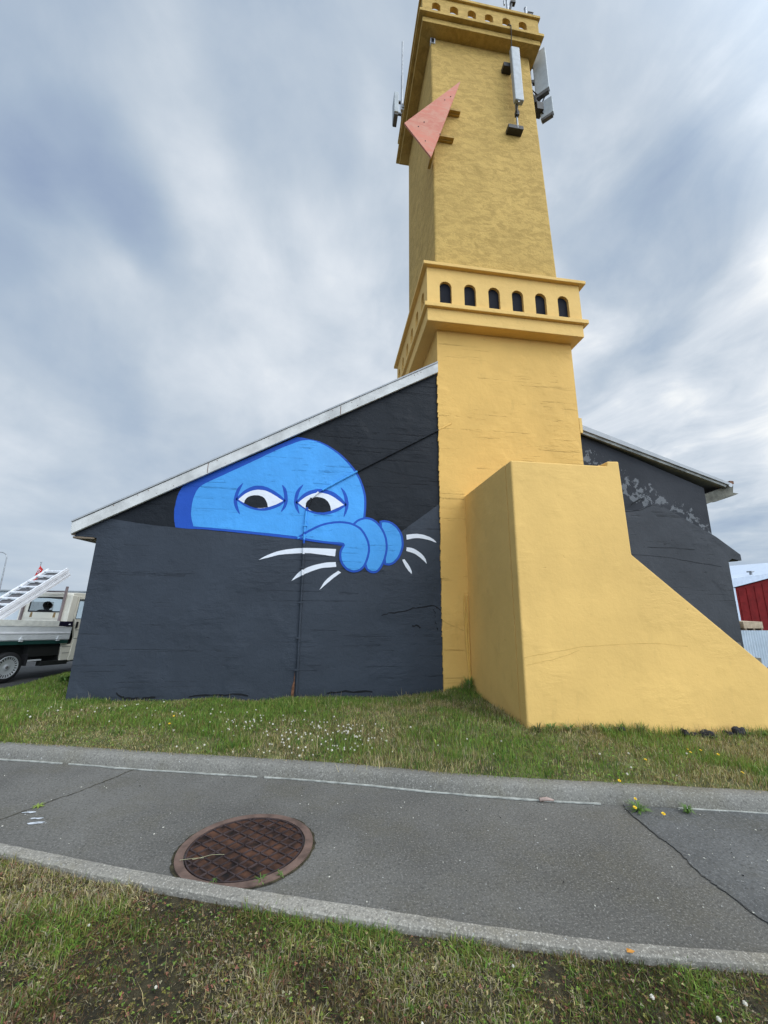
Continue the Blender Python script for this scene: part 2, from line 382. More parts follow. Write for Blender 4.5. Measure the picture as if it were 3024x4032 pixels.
f0, f1 = -3.797, 1.797
mb.prism([(f0, 2.537), (f0+.012, 2.37), (f1, zr(f1)), (f1, 5.761)], WF-.075, WF-.035)
mb.build('fascia', M['fascia'], hall, bevel=.003)
mb = MB()
for sx0 in (-2.0, .05): mb.prism([(sx0, zr(sx0)+.005), (sx0+.008, zr(sx0)+.005), (sx0+.008, zr(sx0)+.17), (sx0, zr(sx0)+.16)], WF-.079, WF-.0752)
for i in range(22):
    x = random.uniform(-3.6, 1.7); z = zr(x)+random.choice((.03, .14)); s_ = .006+.006*random.random()
    mb.prism([(x, z), (x+s_, z-.002), (x+s_*.8, z+s_), (x-.002, z+s_*.7)], WF-.078, WF-.0752)
tag(mb.build('rust_speck', M['rust'], hall), kind='stuff')
mb = MB()
mb.prism([(-3.80, 2.545), (-3.80, 2.57), (1.795, 5.79), (1.795, 5.763)], WF-.09, 8.9)
mb.prism([(-3.80, 2.545), (-3.80, 2.57), (1.795, 5.79), (3.1, 6.54), (3.1, 6.51), (1.795, 5.763)], 8.96, 15.0)
mb.build('roof', M['roof_metal'], hall)
MB().box(-3.79, -3.50, WF+.0, 15.0, 2.318, 2.346).box(-3.80, -3.765, WF-.03, 15.0, 2.36, 2.54).build('eaves_soffit', M['wood_old'], hall)
# conduit and diagonal pipe across the mural, overpainted in the mural's own colours
COND = [((2.037, 4.592), (1.80, 4.452), 'yellow'), ((1.80, 4.452), (.374, 3.592), 'black'), ((.374, 3.592), (-.19, 3.235), 'blue'), ((-.19, 3.235), (-.25, 3.196), 'darkblue'),
        ((-.25, 3.196), (-.36, 3.09), 'white'), ((-.36, 3.09), (-.415, 2.93), 'black'), ((-.415, 2.93), (-.430, 2.87), 'darkblue'), ((-.430, 2.87), (-.440, 2.53), 'blue'), ((-.440, 2.53), (-.4405, 2.49), 'darkblue'), ((-.4405, 2.49), (-.4395, 2.405), 'blue'), ((-.4395, 2.405), (-.439, 2.345), 'darkblue'),
        ((-.439, 2.345), (-.437, 2.27), 'slate'), ((-.437, 2.27), (-.435, 2.177), 'white'), ((-.435, 2.177), (-.434, 1.93), 'slate'), ((-.434, 1.93), (-.432, 1.845), 'white'), ((-.432, 1.845), (-.42, .12), 'slate')]
cm = ['yellow', 'black', 'blue', 'darkblue', 'white', 'slate']
mb = MB()
for a, b_, c in COND: mb.tube([(a[0], WF-.022, a[1]), (b_[0], WF-.022, b_[1])], .0175, 8, cm.index(c), cap=False)
mb.tube([(2.037, WF-.022, 4.592), (2.05, WF+.0, 4.60)], .0175, 8, 0)
conduit = mb.build('conduit', [M[c] for c in cm], hall)
mb = MB()
for z in (.45, .9, 1.42, 1.95, 2.62): MB().box(-.465, -.405, WF-.044, WF-.002, z, z+.022).build('pipe_clip', M['slate' if z < 2.5 else 'blue'], conduit)
MB().prism([(-.50, .05), (-.455, .05), (-.452, .28), (-.462, .44), (-.468, .30), (-.49, .22)], WF-.012, WF-.004).build('rust_stain', M['rust'], hall)

# mural
MUR= {'face_dark':[(-2.389,2.531,1),(-2.423,2.674),(-2.436,2.819),(-2.422,3.011),(-2.394,3.116),(-2.332,3.234,1),(-1.747,3.544),(-1.196,3.846),(-0.664,4.145,1),(-0.502,4.131),(-0.216,4.071),(0.101,3.877),(0.359,3.597),(0.49,3.33),(0.539,3.078),(0.527,2.78,1),(0.477,2.609),(0.364,2.363,1),(0.188,2.322,1),(-0.543,2.408),(-1.365,2.476),(-1.918,2.514),(-2.188,2.518)],'face_light':[(-2.128,2.558,1),(-2.178,2.713),(-2.19,2.859),(-2.176,3.023),(-2.126,3.16),(-2.026,3.257),(-1.682,3.461),(-1.3,3.689),(-0.906,3.924),(-0.518,4.099),(-0.231,4.047),(0.077,3.856),(0.331,3.58),(0.459,3.315),(0.505,3.07),(0.491,2.769,1),(0.417,2.607),(0.334,2.386,1),(0.171,2.369,1),(-0.517,2.453),(-1.369,2.517),(-1.784,2.542)],'f3':[(0.763,2.756,1),(0.846,2.775),(0.963,2.751),(1.072,2.672),(1.15,2.542),(1.172,2.359),(1.12,2.191),(1.029,2.075),(0.939,2.031),(0.855,2.041,1),(0.815,2.318)],'f2':[(0.31,2.682,1),(0.412,2.772),(0.548,2.812),(0.686,2.774),(0.81,2.652),(0.892,2.472),(0.904,2.26),(0.843,2.05),(0.755,1.924),(0.657,1.902),(0.568,1.949),(0.53,2.042,1),(0.481,2.458)],'f1':[(-0.578,2.422,1),(-0.518,2.468),(-0.379,2.562),(-0.18,2.669),(0.054,2.724),(0.294,2.712),(0.477,2.615),(0.59,2.431),(0.618,2.252),(0.563,2.043),(0.477,1.938),(0.354,1.907),(0.23,1.956),(0.144,2.076),(0.127,2.223),(0.17,2.328,1),(0.143,2.345),(-0.223,2.368)],'eyeL':[(-1.532,3.018,1),(-1.426,3.151),(-1.263,3.243),(-1.089,3.233),(-0.909,3.141),(-0.779,3.03,1),(-0.866,2.947),(-1.005,2.883),(-1.146,2.861),(-1.347,2.903)],'whiteL':[(-1.504,3.017,1),(-1.395,3.122),(-1.244,3.188),(-1.085,3.178),(-0.935,3.106),(-0.808,3.026,1),(-0.896,2.97),(-1.036,2.912),(-1.19,2.886),(-1.364,2.939)],'pupilL':[(-1.414,2.961,1),(-1.387,3.034),(-1.32,3.083),(-1.222,3.1),(-1.128,3.075),(-1.065,3.001),(-1.038,2.911,1),(-1.148,2.891),(-1.276,2.901)],'eyeR':[(-0.6,3.008,1),(-0.471,3.16),(-0.326,3.23),(-0.178,3.247),(-0.01,3.202),(0.114,3.111),(0.206,3.005,1),(0.077,2.909),(-0.07,2.851),(-0.188,2.836),(-0.366,2.868)],'whiteR':[(-0.571,3.006,1),(-0.453,3.111),(-0.309,3.181),(-0.16,3.188),(-0.007,3.133),(0.172,3.007,1),(0.046,2.939),(-0.072,2.887),(-0.248,2.867),(-0.427,2.909)],'pupilR':[(-0.446,2.938,1),(-0.434,3.025),(-0.363,3.09),(-0.246,3.118),(-0.125,3.077),(-0.055,2.987),(-0.036,2.895,1),(-0.16,2.865),(-0.308,2.871)],'bL1':[(-1.458,3.288,1),(-1.536,3.176),(-1.566,3.017),(-1.537,2.889),(-1.46,2.779,1),(-1.504,2.896),(-1.524,3.019),(-1.505,3.147)],'bL2':[(-0.838,3.29,1),(-0.777,3.216),(-0.742,3.047),(-0.766,2.924),(-0.83,2.845,1),(-0.796,2.938),(-0.786,3.045),(-0.807,3.183)],'bR1':[(-0.504,3.318,1),(-0.598,3.209),(-0.629,3.053),(-0.607,2.931),(-0.539,2.824,1),(-0.572,2.939),(-0.588,3.055),(-0.561,3.196)],'bR2':[(0.11,3.3,1),(0.193,3.203),(0.241,3.048),(0.227,2.922),(0.177,2.803,1),(0.193,2.93),(0.192,3.045),(0.163,3.179)],'A':[(-1.114,2.067,1),(-0.95,2.163),(-0.731,2.235),(-0.42,2.274),(0.072,2.271,1),(0.06,2.153,1),(-0.214,2.183),(-0.415,2.192),(-0.782,2.159),(-0.946,2.114)],'B':[(-0.6,1.753,1),(-0.483,1.897),(-0.318,1.987),(-0.121,2.043),(0.075,2.066,1),(0.087,1.988,1),(-0.146,1.962),(-0.342,1.892),(-0.479,1.823)],'C':[(-0.158,1.626,1),(-0.079,1.763),(0.031,1.865),(0.121,1.928,1),(0.165,1.9,1),(0.062,1.823),(-0.049,1.727)],'D':[(1.218,2.544,1),(1.398,2.566),(1.555,2.54),(1.68,2.483),(1.729,2.426,1),(1.585,2.473),(1.398,2.495),(1.224,2.461,1)],'E':[(1.224,2.336,1),(1.335,2.318),(1.458,2.246),(1.535,2.157),(1.559,2.074,1),(1.488,2.141),(1.365,2.228),(1.218,2.275,1)],'F':[(1.151,2.129,1),(1.187,2.139,1),(1.257,2.045),(1.303,1.957),(1.309,1.904,1),(1.251,1.956),(1.19,2.044)]}
def spline(pts, n=5):
    out = []; L_ = len(pts)
    for i in range(L_):
        p1 = pts[i]; p2 = pts[(i+1) % L_]
        p0 = p1 if len(p1) > 2 else pts[i-1]; p3 = p2 if len(p2) > 2 else pts[(i+2) % L_]
        for k in range(n):
            u = k/n
            q = [.5*((2*p1[j])+(-p0[j]+p2[j])*u+(2*p0[j]-5*p1[j]+4*p2[j]-p3[j])*u*u+(-p0[j]+3*p1[j]-3*p2[j]+p3[j])*u**3) for j in (0, 1)]
            out.append((q[0]+random.uniform(-.0015, .0015), q[1]+random.uniform(-.0015, .0015)))
    return out
def inset(poly, d):
    n = len(poly); area = sum(poly[i][0]*poly[(i+1) % n][1]-poly[(i+1) % n][0]*poly[i][1] for i in range(n)); sg = 1 if area > 0 else -1
    out = []
    for i in range(n):
        a, b_ = poly[i-2], poly[(i+2) % n]; t = Vector((b_[0]-a[0], b_[1]-a[1])).normalized()
        out.append((poly[i][0]-t.y*d*sg, poly[i][1]+t.x*d*sg))
    return out
LV = [0]
def paint(name, poly, m_, lvl, parent):
    return MB().sheet(poly, WF-.0015*lvl).build(name, M[m_], parent)
blk = [(-3.346, 2.634), (-.938, zr(-.938)), (1.799, zr(1.799)), (1.799, 3.103), (1.163, 2.618), (.967, 2.40), (.188, 2.345), (-.6, 2.42), (-2.389, 2.535), (-2.722, 2.555)]
backdrop = paint('black_backdrop', blk, 'black', 1, hall)
face = paint('mural_figure', spline(MUR['face_dark']), 'darkblue', 2, hall); face['label'] = 'bright blue painted figure peeping over a ledge'
paint('face', spline(MUR['face_light']), 'blue', 3, face)
for k, nm in enumerate(('f3', 'f2', 'f1')):
    p = spline(MUR[nm]); paint('finger_outline', p, 'darkblue', 4+2*k, face); 
    q = inset(p, .035); paint('finger', q, 'blue', 5+2*k, face)
for s_ in 'LR':
    paint('eye_outline', inset(spline(MUR['eye'+s_]), -.012), 'darkblue', 4, face); paint('eye_white', spline(MUR['white'+s_]), 'white', 5, face); paint('pupil', spline(MUR['pupil'+s_]), 'black', 6, face)
for nm in ('bL1', 'bL2', 'bR1', 'bR2'): paint('eye_crease', inset(spline(MUR[nm]), -.006), 'darkblue', 4, face)
for nm in 'ABCDEF': paint('motion_stroke', spline(MUR[nm]), 'white', 3, hall)
def crackline(pts, w, y, m_, parent, jit=.01):
    pp = []
    for i in range(len(pts)-1):
        for k in range(4):
            u = k/4; pp.append((pts[i][0]*(1-u)+pts[i+1][0]*u+random.uniform(-jit, jit), pts[i][1]*(1-u)+pts[i+1][1]*u+random.uniform(-jit, jit)*.6))
    pp.append(pts[-1]); up_ = [(x, z+w*random.uniform(.15, .6)) for x, z in pp]; dn_ = [(x, z-w*random.uniform(.15, .6)) for x, z in pp]
    MB().sheet(up_+dn_[::-1], y).build('crack', M[m_], parent)
crackline([(.83, 1.251), (.976, 1.289), (1.182, 1.31), (1.331, 1.362), (1.511, 1.387), (1.663, 1.409), (1.723, 1.38), (1.792, 1.324)], .022, WF-.003, 'crack_dark', hall)
crackline([(1.66, 1.36), (1.70, 1.25), (1.69, 1.12), (1.72, 1.02)], .02, WF-.003, 'crack_dark', hall, .02)
crackline([(1.30, 1.08), (1.38, 1.10), (1.45, 1.07)], .03, WF-.003, 'crack_dark', hall, .02)
crackline([(-2.85, .17), (-2.75, .11), (-2.55, .10), (-2.35, .12)], .03, WF-.003, 'crack_dark', hall, .02)
crackline([(-1.9, .13), (-1.5, .15), (-1.1, .12)], .03, WF-.003, 'crack_dark', hall, .02)
crackline([(.0, .13), (.3, .15), (.7, .14)], .03, WF-.003, 'crack_dark', hall, .02)
crackline([(.15, 3.78), (.6, 3.70), (1.1, 3.60), (1.75, 3.53)], .010, WF-.003, 'crack_dark', hall, .012)

# right wing
RY = 6.35; kf = RY/6.15
def rx(x): return x*kf
def rz(z): return 1.5+(z-1.5)*kf
COPE_C = 0
c0 = (rx(5.78), rz(3.42))           # high end of the old coping line
def P3(x, z): return (rx(x), rz(z))
COPE = [P3(4.50, 3.98), P3(5.30, 3.60), P3(5.88, 3.30), P3(6.99, 2.72), P3(7.443, 2.40)]
s0_ = COPE[3]; COPE_C = s0_[0]*.60+s0_[1]
M['flaking'] = weathered()
rw = MB().prism([(4.55, -.3), (rx(6.97), -.3), (rx(6.975), rz(3.64)), (4.55, rz(4.60))], RY, RY+.2).box(rx(6.77), rx(6.972), RY+.2, 14.8, -.3, rz(3.55)).box(3.0, rx(6.77), 14.6, 14.8, -.3, 3.5)
rwo = rw.build('wall', M['flaking'], hall); rwo['label'] = 'right wing wall with pale flaking patches'
low = MB().prism([(4.55, -.3), (rx(7.15), -.3), (rx(7.164), rz(2.25)), P3(7.25, 2.30), P3(7.443, 2.27), P3(7.443, 2.379), P3(6.99, 2.70), P3(5.88, 3.28), P3(5.70, 3.22), P3(5.45, 3.12), (4.55, rz(3.15))], RY-.05, RY+.02)
low.build('lower_wall', M['grey_wall'], hall)
MB().box(rx(6.97), rx(7.15), RY+.02, 14.0, -.3, rz(2.2)).prism([P3(6.985, 2.45), P3(7.16, 2.26), P3(7.25, 2.29), P3(7.443, 2.265), P3(7.45, 2.37), P3(6.985, 2.70)], RY+.02, 14.0).build('buttress', M['mossy'], hall)
mb = MB()
mb.prism([(4.60, rz(4.545)), (rx(7.35), rz(3.655)), (rx(7.37), rz(3.69)), (4.60, rz(4.60))], RY-.10, RY-.06)
mb.build('verge_board', simple('lichened_verge_paint', (.27, .27, .25), .85, var=.35, scale=6, bmp=.004), hall)
mb = MB()
mb.prism([(4.60, rz(4.602)), (rx(7.40), rz(3.69)), (rx(7.43), rz(3.73)), (4.60, rz(4.70))], RY-.13, 14.8)
mb.build('roof', M['roof_metal'], hall)
mb = MB()
mb.tube([(rx(7.46), RY-.10, rz(3.70)), (rx(7.46), 14.8, rz(3.70))], .045, 10, 0)
mb.box(rx(7.52), rx(7.60), RY-.05, 14.8, rz(3.74), rz(3.80), 1)
mb.build('gutter', [M['galv'], M['rust']], hall)
mb = MB(); mb.prism([P3(6.98, 3.52), P3(6.98, 3.34), P3(7.30, 3.42), P3(7.62, 3.56), P3(7.66, 3.74), P3(7.35, 3.655)], RY+.02, 14.7)
for i in range(40):
    y = RY+.05+i*.2; mb.prism([P3(7.25, 3.40), P3(7.70, 3.55), P3(7.78, 3.585), P3(7.64, 3.60)], y, y+.09)
mb.build('eaves', M['mossy'], hall)
crackline([P3(5.18, 3.10), P3(5.5, 3.12), P3(5.8, 3.26)], .012, RY-.053, 'crack_dark', hall)
crackline([P3(5.55, 2.46), P3(6.1, 2.46), P3(6.5, 2.44)], .010, RY-.053, 'crack_dark', hall)
crackline([P3(5.0, 2.32), P3(5.8, 2.30), P3(6.6, 2.20), P3(7.0, 2.15)], .008, RY-.053, 'crack_dark', hall)
crackline([P3(5.35, 3.22), P3(5.55, 3.35), P3(5.62, 3.32)], .03, RY-.053, 'crack_dark', hall)

# ------------------------------------------------------------------ STAIR ENCLOSURE
stair = thing('stair_enclosure', 'pale yellow concrete stair enclosure with sloping side wall built against the foot of the tower', 'stair enclosure', (2.24, 4.43, .1))
AF = 4.43
fr = [(2.24, -.4), (7.0, -.4), (7.0, -.30), (5.489, .718), (3.80, 2.093), (3.782, 3.349), (3.615, 3.342), (3.60, 3.272), (2.24, 3.268)]
MB().prism(fr, AF, AF+.17).build('front_wall', M['yellow_smooth'], stair, bevel=.018, seg=3)
mb = MB().prism([(AF+.17, -.4), (6.169, -.4), (6.169, 3.245), (AF+.17, 3.262)], 2.241, 2.41, 'yz'); mb.build('side_wall', M['yellow_smooth'], stair)
MB().box(3.612, 3.779, AF+.17, 6.169, 1.9, 3.345).build('return_wall', M['yellow_smooth'], stair)
MB().box(2.41, 3.61, AF+.17, 6.169, 2.2, 2.35).build('landing', M['yellow_smooth'], stair)
mb = MB()
for i in range(11):
    xa = 3.80+i*.26; zt = 1.95-i*.19
    mb.box(xa, xa+.26, AF+.17, 6.10, -.3, zt)
mb.build('steps', M['mossy'], stair)
crackline([(2.26, .86), (2.6, .92), (3.0, .98), (3.4, 1.0), (3.9, 1.02), (4.4, .98)], .006, AF-.0015, 'crack_yellow', stair, .008)
crackline([(2.28, .78), (2.7, .86), (2.95, .94)], .006, AF-.0015, 'crack_yellow', stair, .008)

# ------------------------------------------------------------------ things on the tower
sg = thing('triangular_sign', 'faded pink triangular panel held out from the upper front-left corner of the tower', 'sign', (1.7, 5.82, 11.0))
def tp(x, z, y): return (x*y/5.75, y, 1.5+(z-1.5)*y/5.75)
Ys = 5.84
T = [tp(1.088, 10.882, Ys), tp(1.634, 10.106, Ys), tp(2.309, 12.353, Ys)]
M['pink'] = plaster('faded_red_paint', (.60, .20, .13), .12, lines=0, pits=.0, fine=.0005, mottle=(.60, .28, .19), rough=.6)
MB().prism([(p[0], p[2]) for p in T], Ys, Ys+.035).build('panel', M['pink'], sg)
for x, z in ((1.50, 11.0), (1.38, 10.85), (1.95, 11.72), (2.08, 11.85), (1.52, 10.5), (1.83, 10.75)):
    q = tp(x, z, Ys); MB().lathe([(0, -.006), (.010, -.006), (.012, .002)], (q[0], Ys-.002, q[2]), (0, 1, 0), 8).build('bolt', M['steel_dark'], sg)
for (xa, xb, z) in ((1.95, 2.41, 12.05), (1.85, 2.24, 11.24)):
    MB().box(xa, xb, 6.06, 6.165, z-.035, z+.02).box(xa, xa+.05, Ys+.036, 6.06, z-.03, z+.015).box(xa, xb-.02, 6.12, 6.165, z-.055, z-.036).build('bracket', M['ochre'], sg)
MB().box(1.70, 1.76, Ys+.036, 6.28, 10.55, 10.60).build('bracket', M['ochre'], sg)

an = thing('panel_antenna', 'long pale grey panel antenna standing off the front face of the tower below its crown', 'antenna', (3.7, 6.0, 11.8), 'panel antennas on the tower')
MB().box(3.628, 3.838, 5.88, 5.99, 12.40, 14.07).build('panel', M['ant'], an, bevel=.02, seg=3)
MB().tube([(3.72, 6.04, 11.78), (3.72, 6.04, 13.95)], .022, 8).box(3.70, 3.74, 5.90, 6.04, 12.36, 12.41).build('mast', M['galv'], an)
MB().box(3.50, 3.85, 6.02, 6.165, 11.76, 11.86).build('wall_bracket', M['steel_dark'], an)
MB().box(3.50, 3.72, 6.02, 6.165, 13.66, 13.78).build('wall_bracket', M['steel_dark'], an)
MB().tube([(3.71, 5.97, 12.40), (3.70, 5.98, 12.2), (3.73, 6.02, 12.1), (3.76, 6.04, 12.3)], .02, 8).box(3.68, 3.76, 5.99, 6.06, 12.14, 12.26).build('bracket', M['steel_dark'], an)
MB().tube([(3.66, 5.93, 14.06), (3.645, 5.86, 14.40), (3.62, 5.80, 14.56), (3.60, 5.86, 14.72), (3.59, 5.98, 14.80), (3.59, 6.1, 14.7)], .011, 6).build('cable', M['rubber'], an)

a2 = thing('panel_antenna', 'tall light grey panel antenna on the right face of the tower, above a shorter one', 'antenna', (4.5, 6.3, 13.5), 'panel antennas on the tower')
MB().obox((4.605, 6.29, 14.18), (.115, -.107, 0), (.040, .043, 0), (0, 0, .68)).build('panel', M['ant'], a2, bevel=.015)
MB().obox((4.600, 6.29, 13.46), (.10, -.093, 0), (.033, .035, 0), (0, 0, .04)).build('base_cap', M['ant_dark'], a2)
MB().tube([(4.40, 6.40, 13.0), (4.40, 6.40, 14.75)], .025, 8).box(4.25, 4.63, 6.37, 6.43, 13.55, 13.62).box(4.25, 4.63, 6.37, 6.43, 14.55, 14.61).build('mount', M['galv'], a2)
MB().tube([(4.65, 6.3, 13.42), (4.58, 6.33, 13.25), (4.48, 6.36, 13.2), (4.40, 6.42, 13.35), (4.36, 6.40, 13.9)], .014, 6).tube([(4.67, 6.38, 13.42), (4.62, 6.4, 13.18), (4.5, 6.42, 13.1), (4.38, 6.45, 13.3)], .014, 6).build('cable', M['rubber'], a2)
MB().tube([(4.60, 6.33, 13.44), (4.52, 6.36, 13.30), (4.44, 6.30, 13.15), (4.50, 6.30, 12.98), (4.62, 6.31, 12.78)], .013, 6).tube([(4.40, 6.42, 14.2), (4.33, 6.38, 14.0), (4.36, 6.36, 13.7), (4.48, 6.33, 13.5)], .012, 6).build('cable', M['rubber'], a2)
MB().obox((4.40, 6.40, 13.30), (.07, -.05, 0), (.05, .06, 0), (0, 0, .09)).build('amplifier', M['steel_dark'], a2, bevel=.01)
MB().obox((4.50, 6.38, 14.0), (.09, -.02, 0), (.02, .03, 0), (0, 0, .05)).build('tilt_bracket', M['steel_dark'], a2)
a3 = thing('panel_antenna', 'short light grey antenna box hanging lowest on the right face of the tower', 'antenna', (4.5, 6.3, 12.7), 'panel antennas on the tower')
MB().obox((4.66, 6.29, 13.0), (.105, -.098, 0), (.036, .039, 0), (0, 0, .25)).build('panel', M['ant'], a3, bevel=.012)
MB().obox((4.655, 6.29, 12.72), (.09, -.084, 0), (.030, .032, 0), (0, 0, .03)).build('base_cap', M['ant_dark'], a3)
MB().box(4.25, 4.66, 6.32, 6.40, 13.0, 13.07).box(4.40, 4.56, 6.25, 6.45, 12.92, 13.14).build('mount', M['steel_dark'], a3)
a4 = thing('panel_antenna', 'small grey antenna box peeking past the left edge of the tower crown', 'antenna', (1.5, 8.9, 15.2), 'panel antennas on the tower')
MB().box(1.335, 1.47, 8.72, 9.12, 16.15, 16.98).build('panel', M['ant'], a4, bevel=.015)
MB().box(1.345, 1.46, 8.75, 9.09, 16.08, 16.15).build('base_cap', M['ant_dark'], a4)
MB().box(1.44, 1.60, 8.86, 8.92, 16.3, 16.36).box(1.44, 1.60, 8.86, 8.92, 16.8, 16.86).tube([(1.60, 8.9, 15.25), (1.60, 8.9, 16.95)], .024).build('mount', M['steel_dark'], a4)
wh = MB().tube([(1.44, 8.0, 15.0), (1.452, 8.0, 16.35), (1.452, 8.0, 16.36), (1.46, 8.0, 17.76)], [.035, .035, .026, .024], 8).box(1.42, 1.54, 7.97, 8.03, 15.1, 15.16).box(1.42, 1.54, 7.97, 8.03, 15.0, 15.04)
tag(wh.build('whip_antenna', M['galv'], org=(1.45, 8.0, 15.0)), 'thin dark whip antenna rising beside the left edge of the tower crown', 'antenna')
hk = MB().tube([(3.69, 6.0, 15.30), (3.69, 6.0, 15.60), (3.70, 6.0, 16.1)], .03, 8).tube([(3.69, 6.0, 15.92), (3.64, 6.0, 15.95), (3.61, 6.0, 15.85), (3.615, 6.0, 15.70)], .018, 8)
tag(hk.build('hooked_pipe', M['galv'], org=(3.69, 6.0, 15.3)), 'pale hooked pipe sticking up from the top edge of the tower crown', 'pipe')
hk = MB().tube([(3.745, 6.0, 15.30), (3.76, 6.0, 15.6), (3.82, 6.0, 15.84)], .028, 8).box(3.78, 3.90, 5.96, 6.04, 15.80, 15.88)
tag(hk.build('lamp_bracket', M['steel_dark'], org=(3.75, 6.0, 15.3)), 'dark bent bracket standing right of the hooked pipe on the crown', 'bracket')
hk = MB().tube([(4.155, 6.0, 15.30), (4.165, 6.0, 15.73)], .03, 8).lathe([(.032, 0), (.04, .02), (.0, .03)], (4.165, 6.0, 15.72), (0, 0, 1), 10)
tag(hk.build('short_post', M['galv'], org=(4.16, 6.0, 15.3)), 'short grey post on the crown near its right-hand corner', 'post')
hk = MB().box(4.20, 4.32, 5.95, 6.07, 15.30, 15.52).box(4.19, 4.33, 5.94, 6.08, 15.52, 15.54)
tag(hk.build('junction_box', M['ant_dark'], org=(4.26, 6.0, 15.3)), 'small dark box at the right-hand end of the tower crown', 'box')

# ------------------------------------------------------------------ ground, path, kerbs, road
def asphalt(name, c, speck=.5, warm=0.0, rough=.9):
    mt, t, b = new_mat(name); L = t.links.new
    big = noise(t, .7, 5, .6); mid = noise(t, 1.9, 6, .68); fine = noise(t, 85, 2, .8); g2 = noise(t, 55, 3, .7, off=(3, 1, 0))
    cc = mixc(t, maprange(t, big, .3, .7), tuple(x*.68 for x in c), tuple(x*1.18 for x in c))
    cc = mixc(t, math_(t, 'MULTIPLY', maprange(t, mid, .45, .68), .5), cc, (c[0]*.80, c[1]*.76, c[2]*.62))
    cc = mixc(t, math_(t, 'MULTIPLY', maprange(t, fine, .52, .66), speck), cc, tuple(x*2.15 for x in c))
    cc = mixc(t, math_(t, 'MULTIPLY', maprange(t, g2, .48, .36), speck), cc, tuple(x*.38 for x in c))
    wsp = maprange(t, noise(t, 38, 2, .5, off=(9, 4, 0)), .735, .76)
    cc = mixc(t, wsp, cc, (.42, .42, .40))
    L(cc, b.inputs['Base Color']); b.inputs['Roughness'].default_value = rough; b.inputs['Specular IOR Level'].default_value = .3
    bump(t, b, [(mid, .006), (g2, .003), (fine, .0025)]); return mt
M['asphalt'] = asphalt('asphalt', (.138, .131, .116), .55)
M['asphalt_new'] = asphalt('darker_asphalt_patch', (.112, .112, .108), .5)
M['road'] = asphalt('road_asphalt', (.070, .070, .070), .4)
M['kerb'] = asphalt('kerb_concrete', (.200, .190, .165), .50)
M['kerb_near'] = asphalt('pale_kerb_concrete', (.285, .265, .225), .55)
M['seam'] = simple('seam_tar', (.080, .077, .072), .95)
M['lip'] = simple('pale_mortar', (.37, .37, .33), .9, var=.3, scale=12, bmp=.002)
M['soil'] = simple('mossy_soil', (.050, .042, .020), .95, var=.6, scale=22, bmp=.015)
M['turf'] = simple('turf_thatch', (.11, .12, .04), .95, var=.5, scale=7, bmp=.02)
FK = [(-14, 7.3), (-8, 5.75), (-5, 4.96), (-2.968, 4.443), (-2.345, 4.288), (-1.632, 4.087), (-.141, 3.722), (.401, 3.563), (.955, 3.375), (1.807, 3.148), (2.279, 3.051), (2.856, 2.911), (3.27, 2.815), (5, 2.38), (9, 1.35), (14, .1)]
NK = [(-14, 7.0), (-8, 5.1), (-5, 4.12), (-3.2, 3.50), (-1.935, 3.044), (-1.493, 2.878), (-1.086, 2.724), (-.671, 2.579), (-.324, 2.461), (.317, 2.26), (.742, 2.118), (1.332, 1.947), (1.967, 1.817), (3.0, 1.61), (5, 1.2), (9, .2), (14, -1.2)]
NL = [(-14, 6.9), (-8, 5.0), (-5, 4.02), (-3.2, 3.41), (-1.87, 2.957), (-1.422, 2.763), (-1.034, 2.616), (-.599, 2.472), (-.174, 2.318), (.307, 2.179), (.718, 2.057), (1.29, 1.894), (1.901, 1.765), (3.0, 1.55), (5, 1.13), (9, .12), (14, -1.3)]
def ip(P, x): return np.interp(x, [p[0] for p in P], [p[1] for p in P])
def fk(x): return ip(FK, x)
def vnoise(x, y, s, seed=0):
    x = np.asarray(x)*s; y = np.asarray(y)*s; xi = np.floor(x).astype(int); yi = np.floor(y).astype(int); xf = x-xi; yf = y-yi
    def h(a, b): 
        n = (a*374761393+b*668265263+seed*974711) & 0x7fffffff; n = ((n ^ (n >> 13))*1274126177) & 0x7fffffff; return ((n ^ (n >> 16)) & 0xffff)/65535.
    u = xf*xf*(3-2*xf); v = yf*yf*(3-2*yf)
    return (h(xi, yi)*(1-u)+h(xi+1, yi)*u)*(1-v)+(h(xi, yi+1)*(1-u)+h(xi+1, yi+1)*u)*v
def sstep(x, a, b): t = np.clip((np.asarray(x)-a)/(b-a), 0, 1); return t*t*(3-2*t)
def bz(x, y):                                   # height of the grass bank
    x = np.asarray(x, float); y = np.asarray(y, float)
    d = y-fk(x)
    z = .088+.05*sstep(d, .1, .7)*sstep(x, 2.8, 1.5)*sstep(y, 6.1, 5.2)+.008*sstep(y, 5.2, 6.1)
    z = z-.10*sstep(x, 2.6, 4.4)*sstep(d, .1, 1.2)
    z = z+.10*np.exp(-(((x-2.15)/.32)**2+((y-6.1)/.40)**2)) - .03*sstep(y, 5.6, 6.2)*sstep(x, 1.9, .8)
    z = z-.16*sstep(x, -3.9, -5.1)*sstep(y, 5.6, 7.0)
    return z+(vnoise(x, y, 2.2, 1)-.5)*.05*sstep(d, .08, .5)+(vnoise(x, y, 6, 2)-.5)*.018
def lz(x, y):                                   # near lawn
    return -.022+((vnoise(x, y, 4.2, 57)-.5)*.045+(vnoise(x, y, 11, 58)-.5)*.030)*sstep(ip(NL, x)-y, .0, .25)
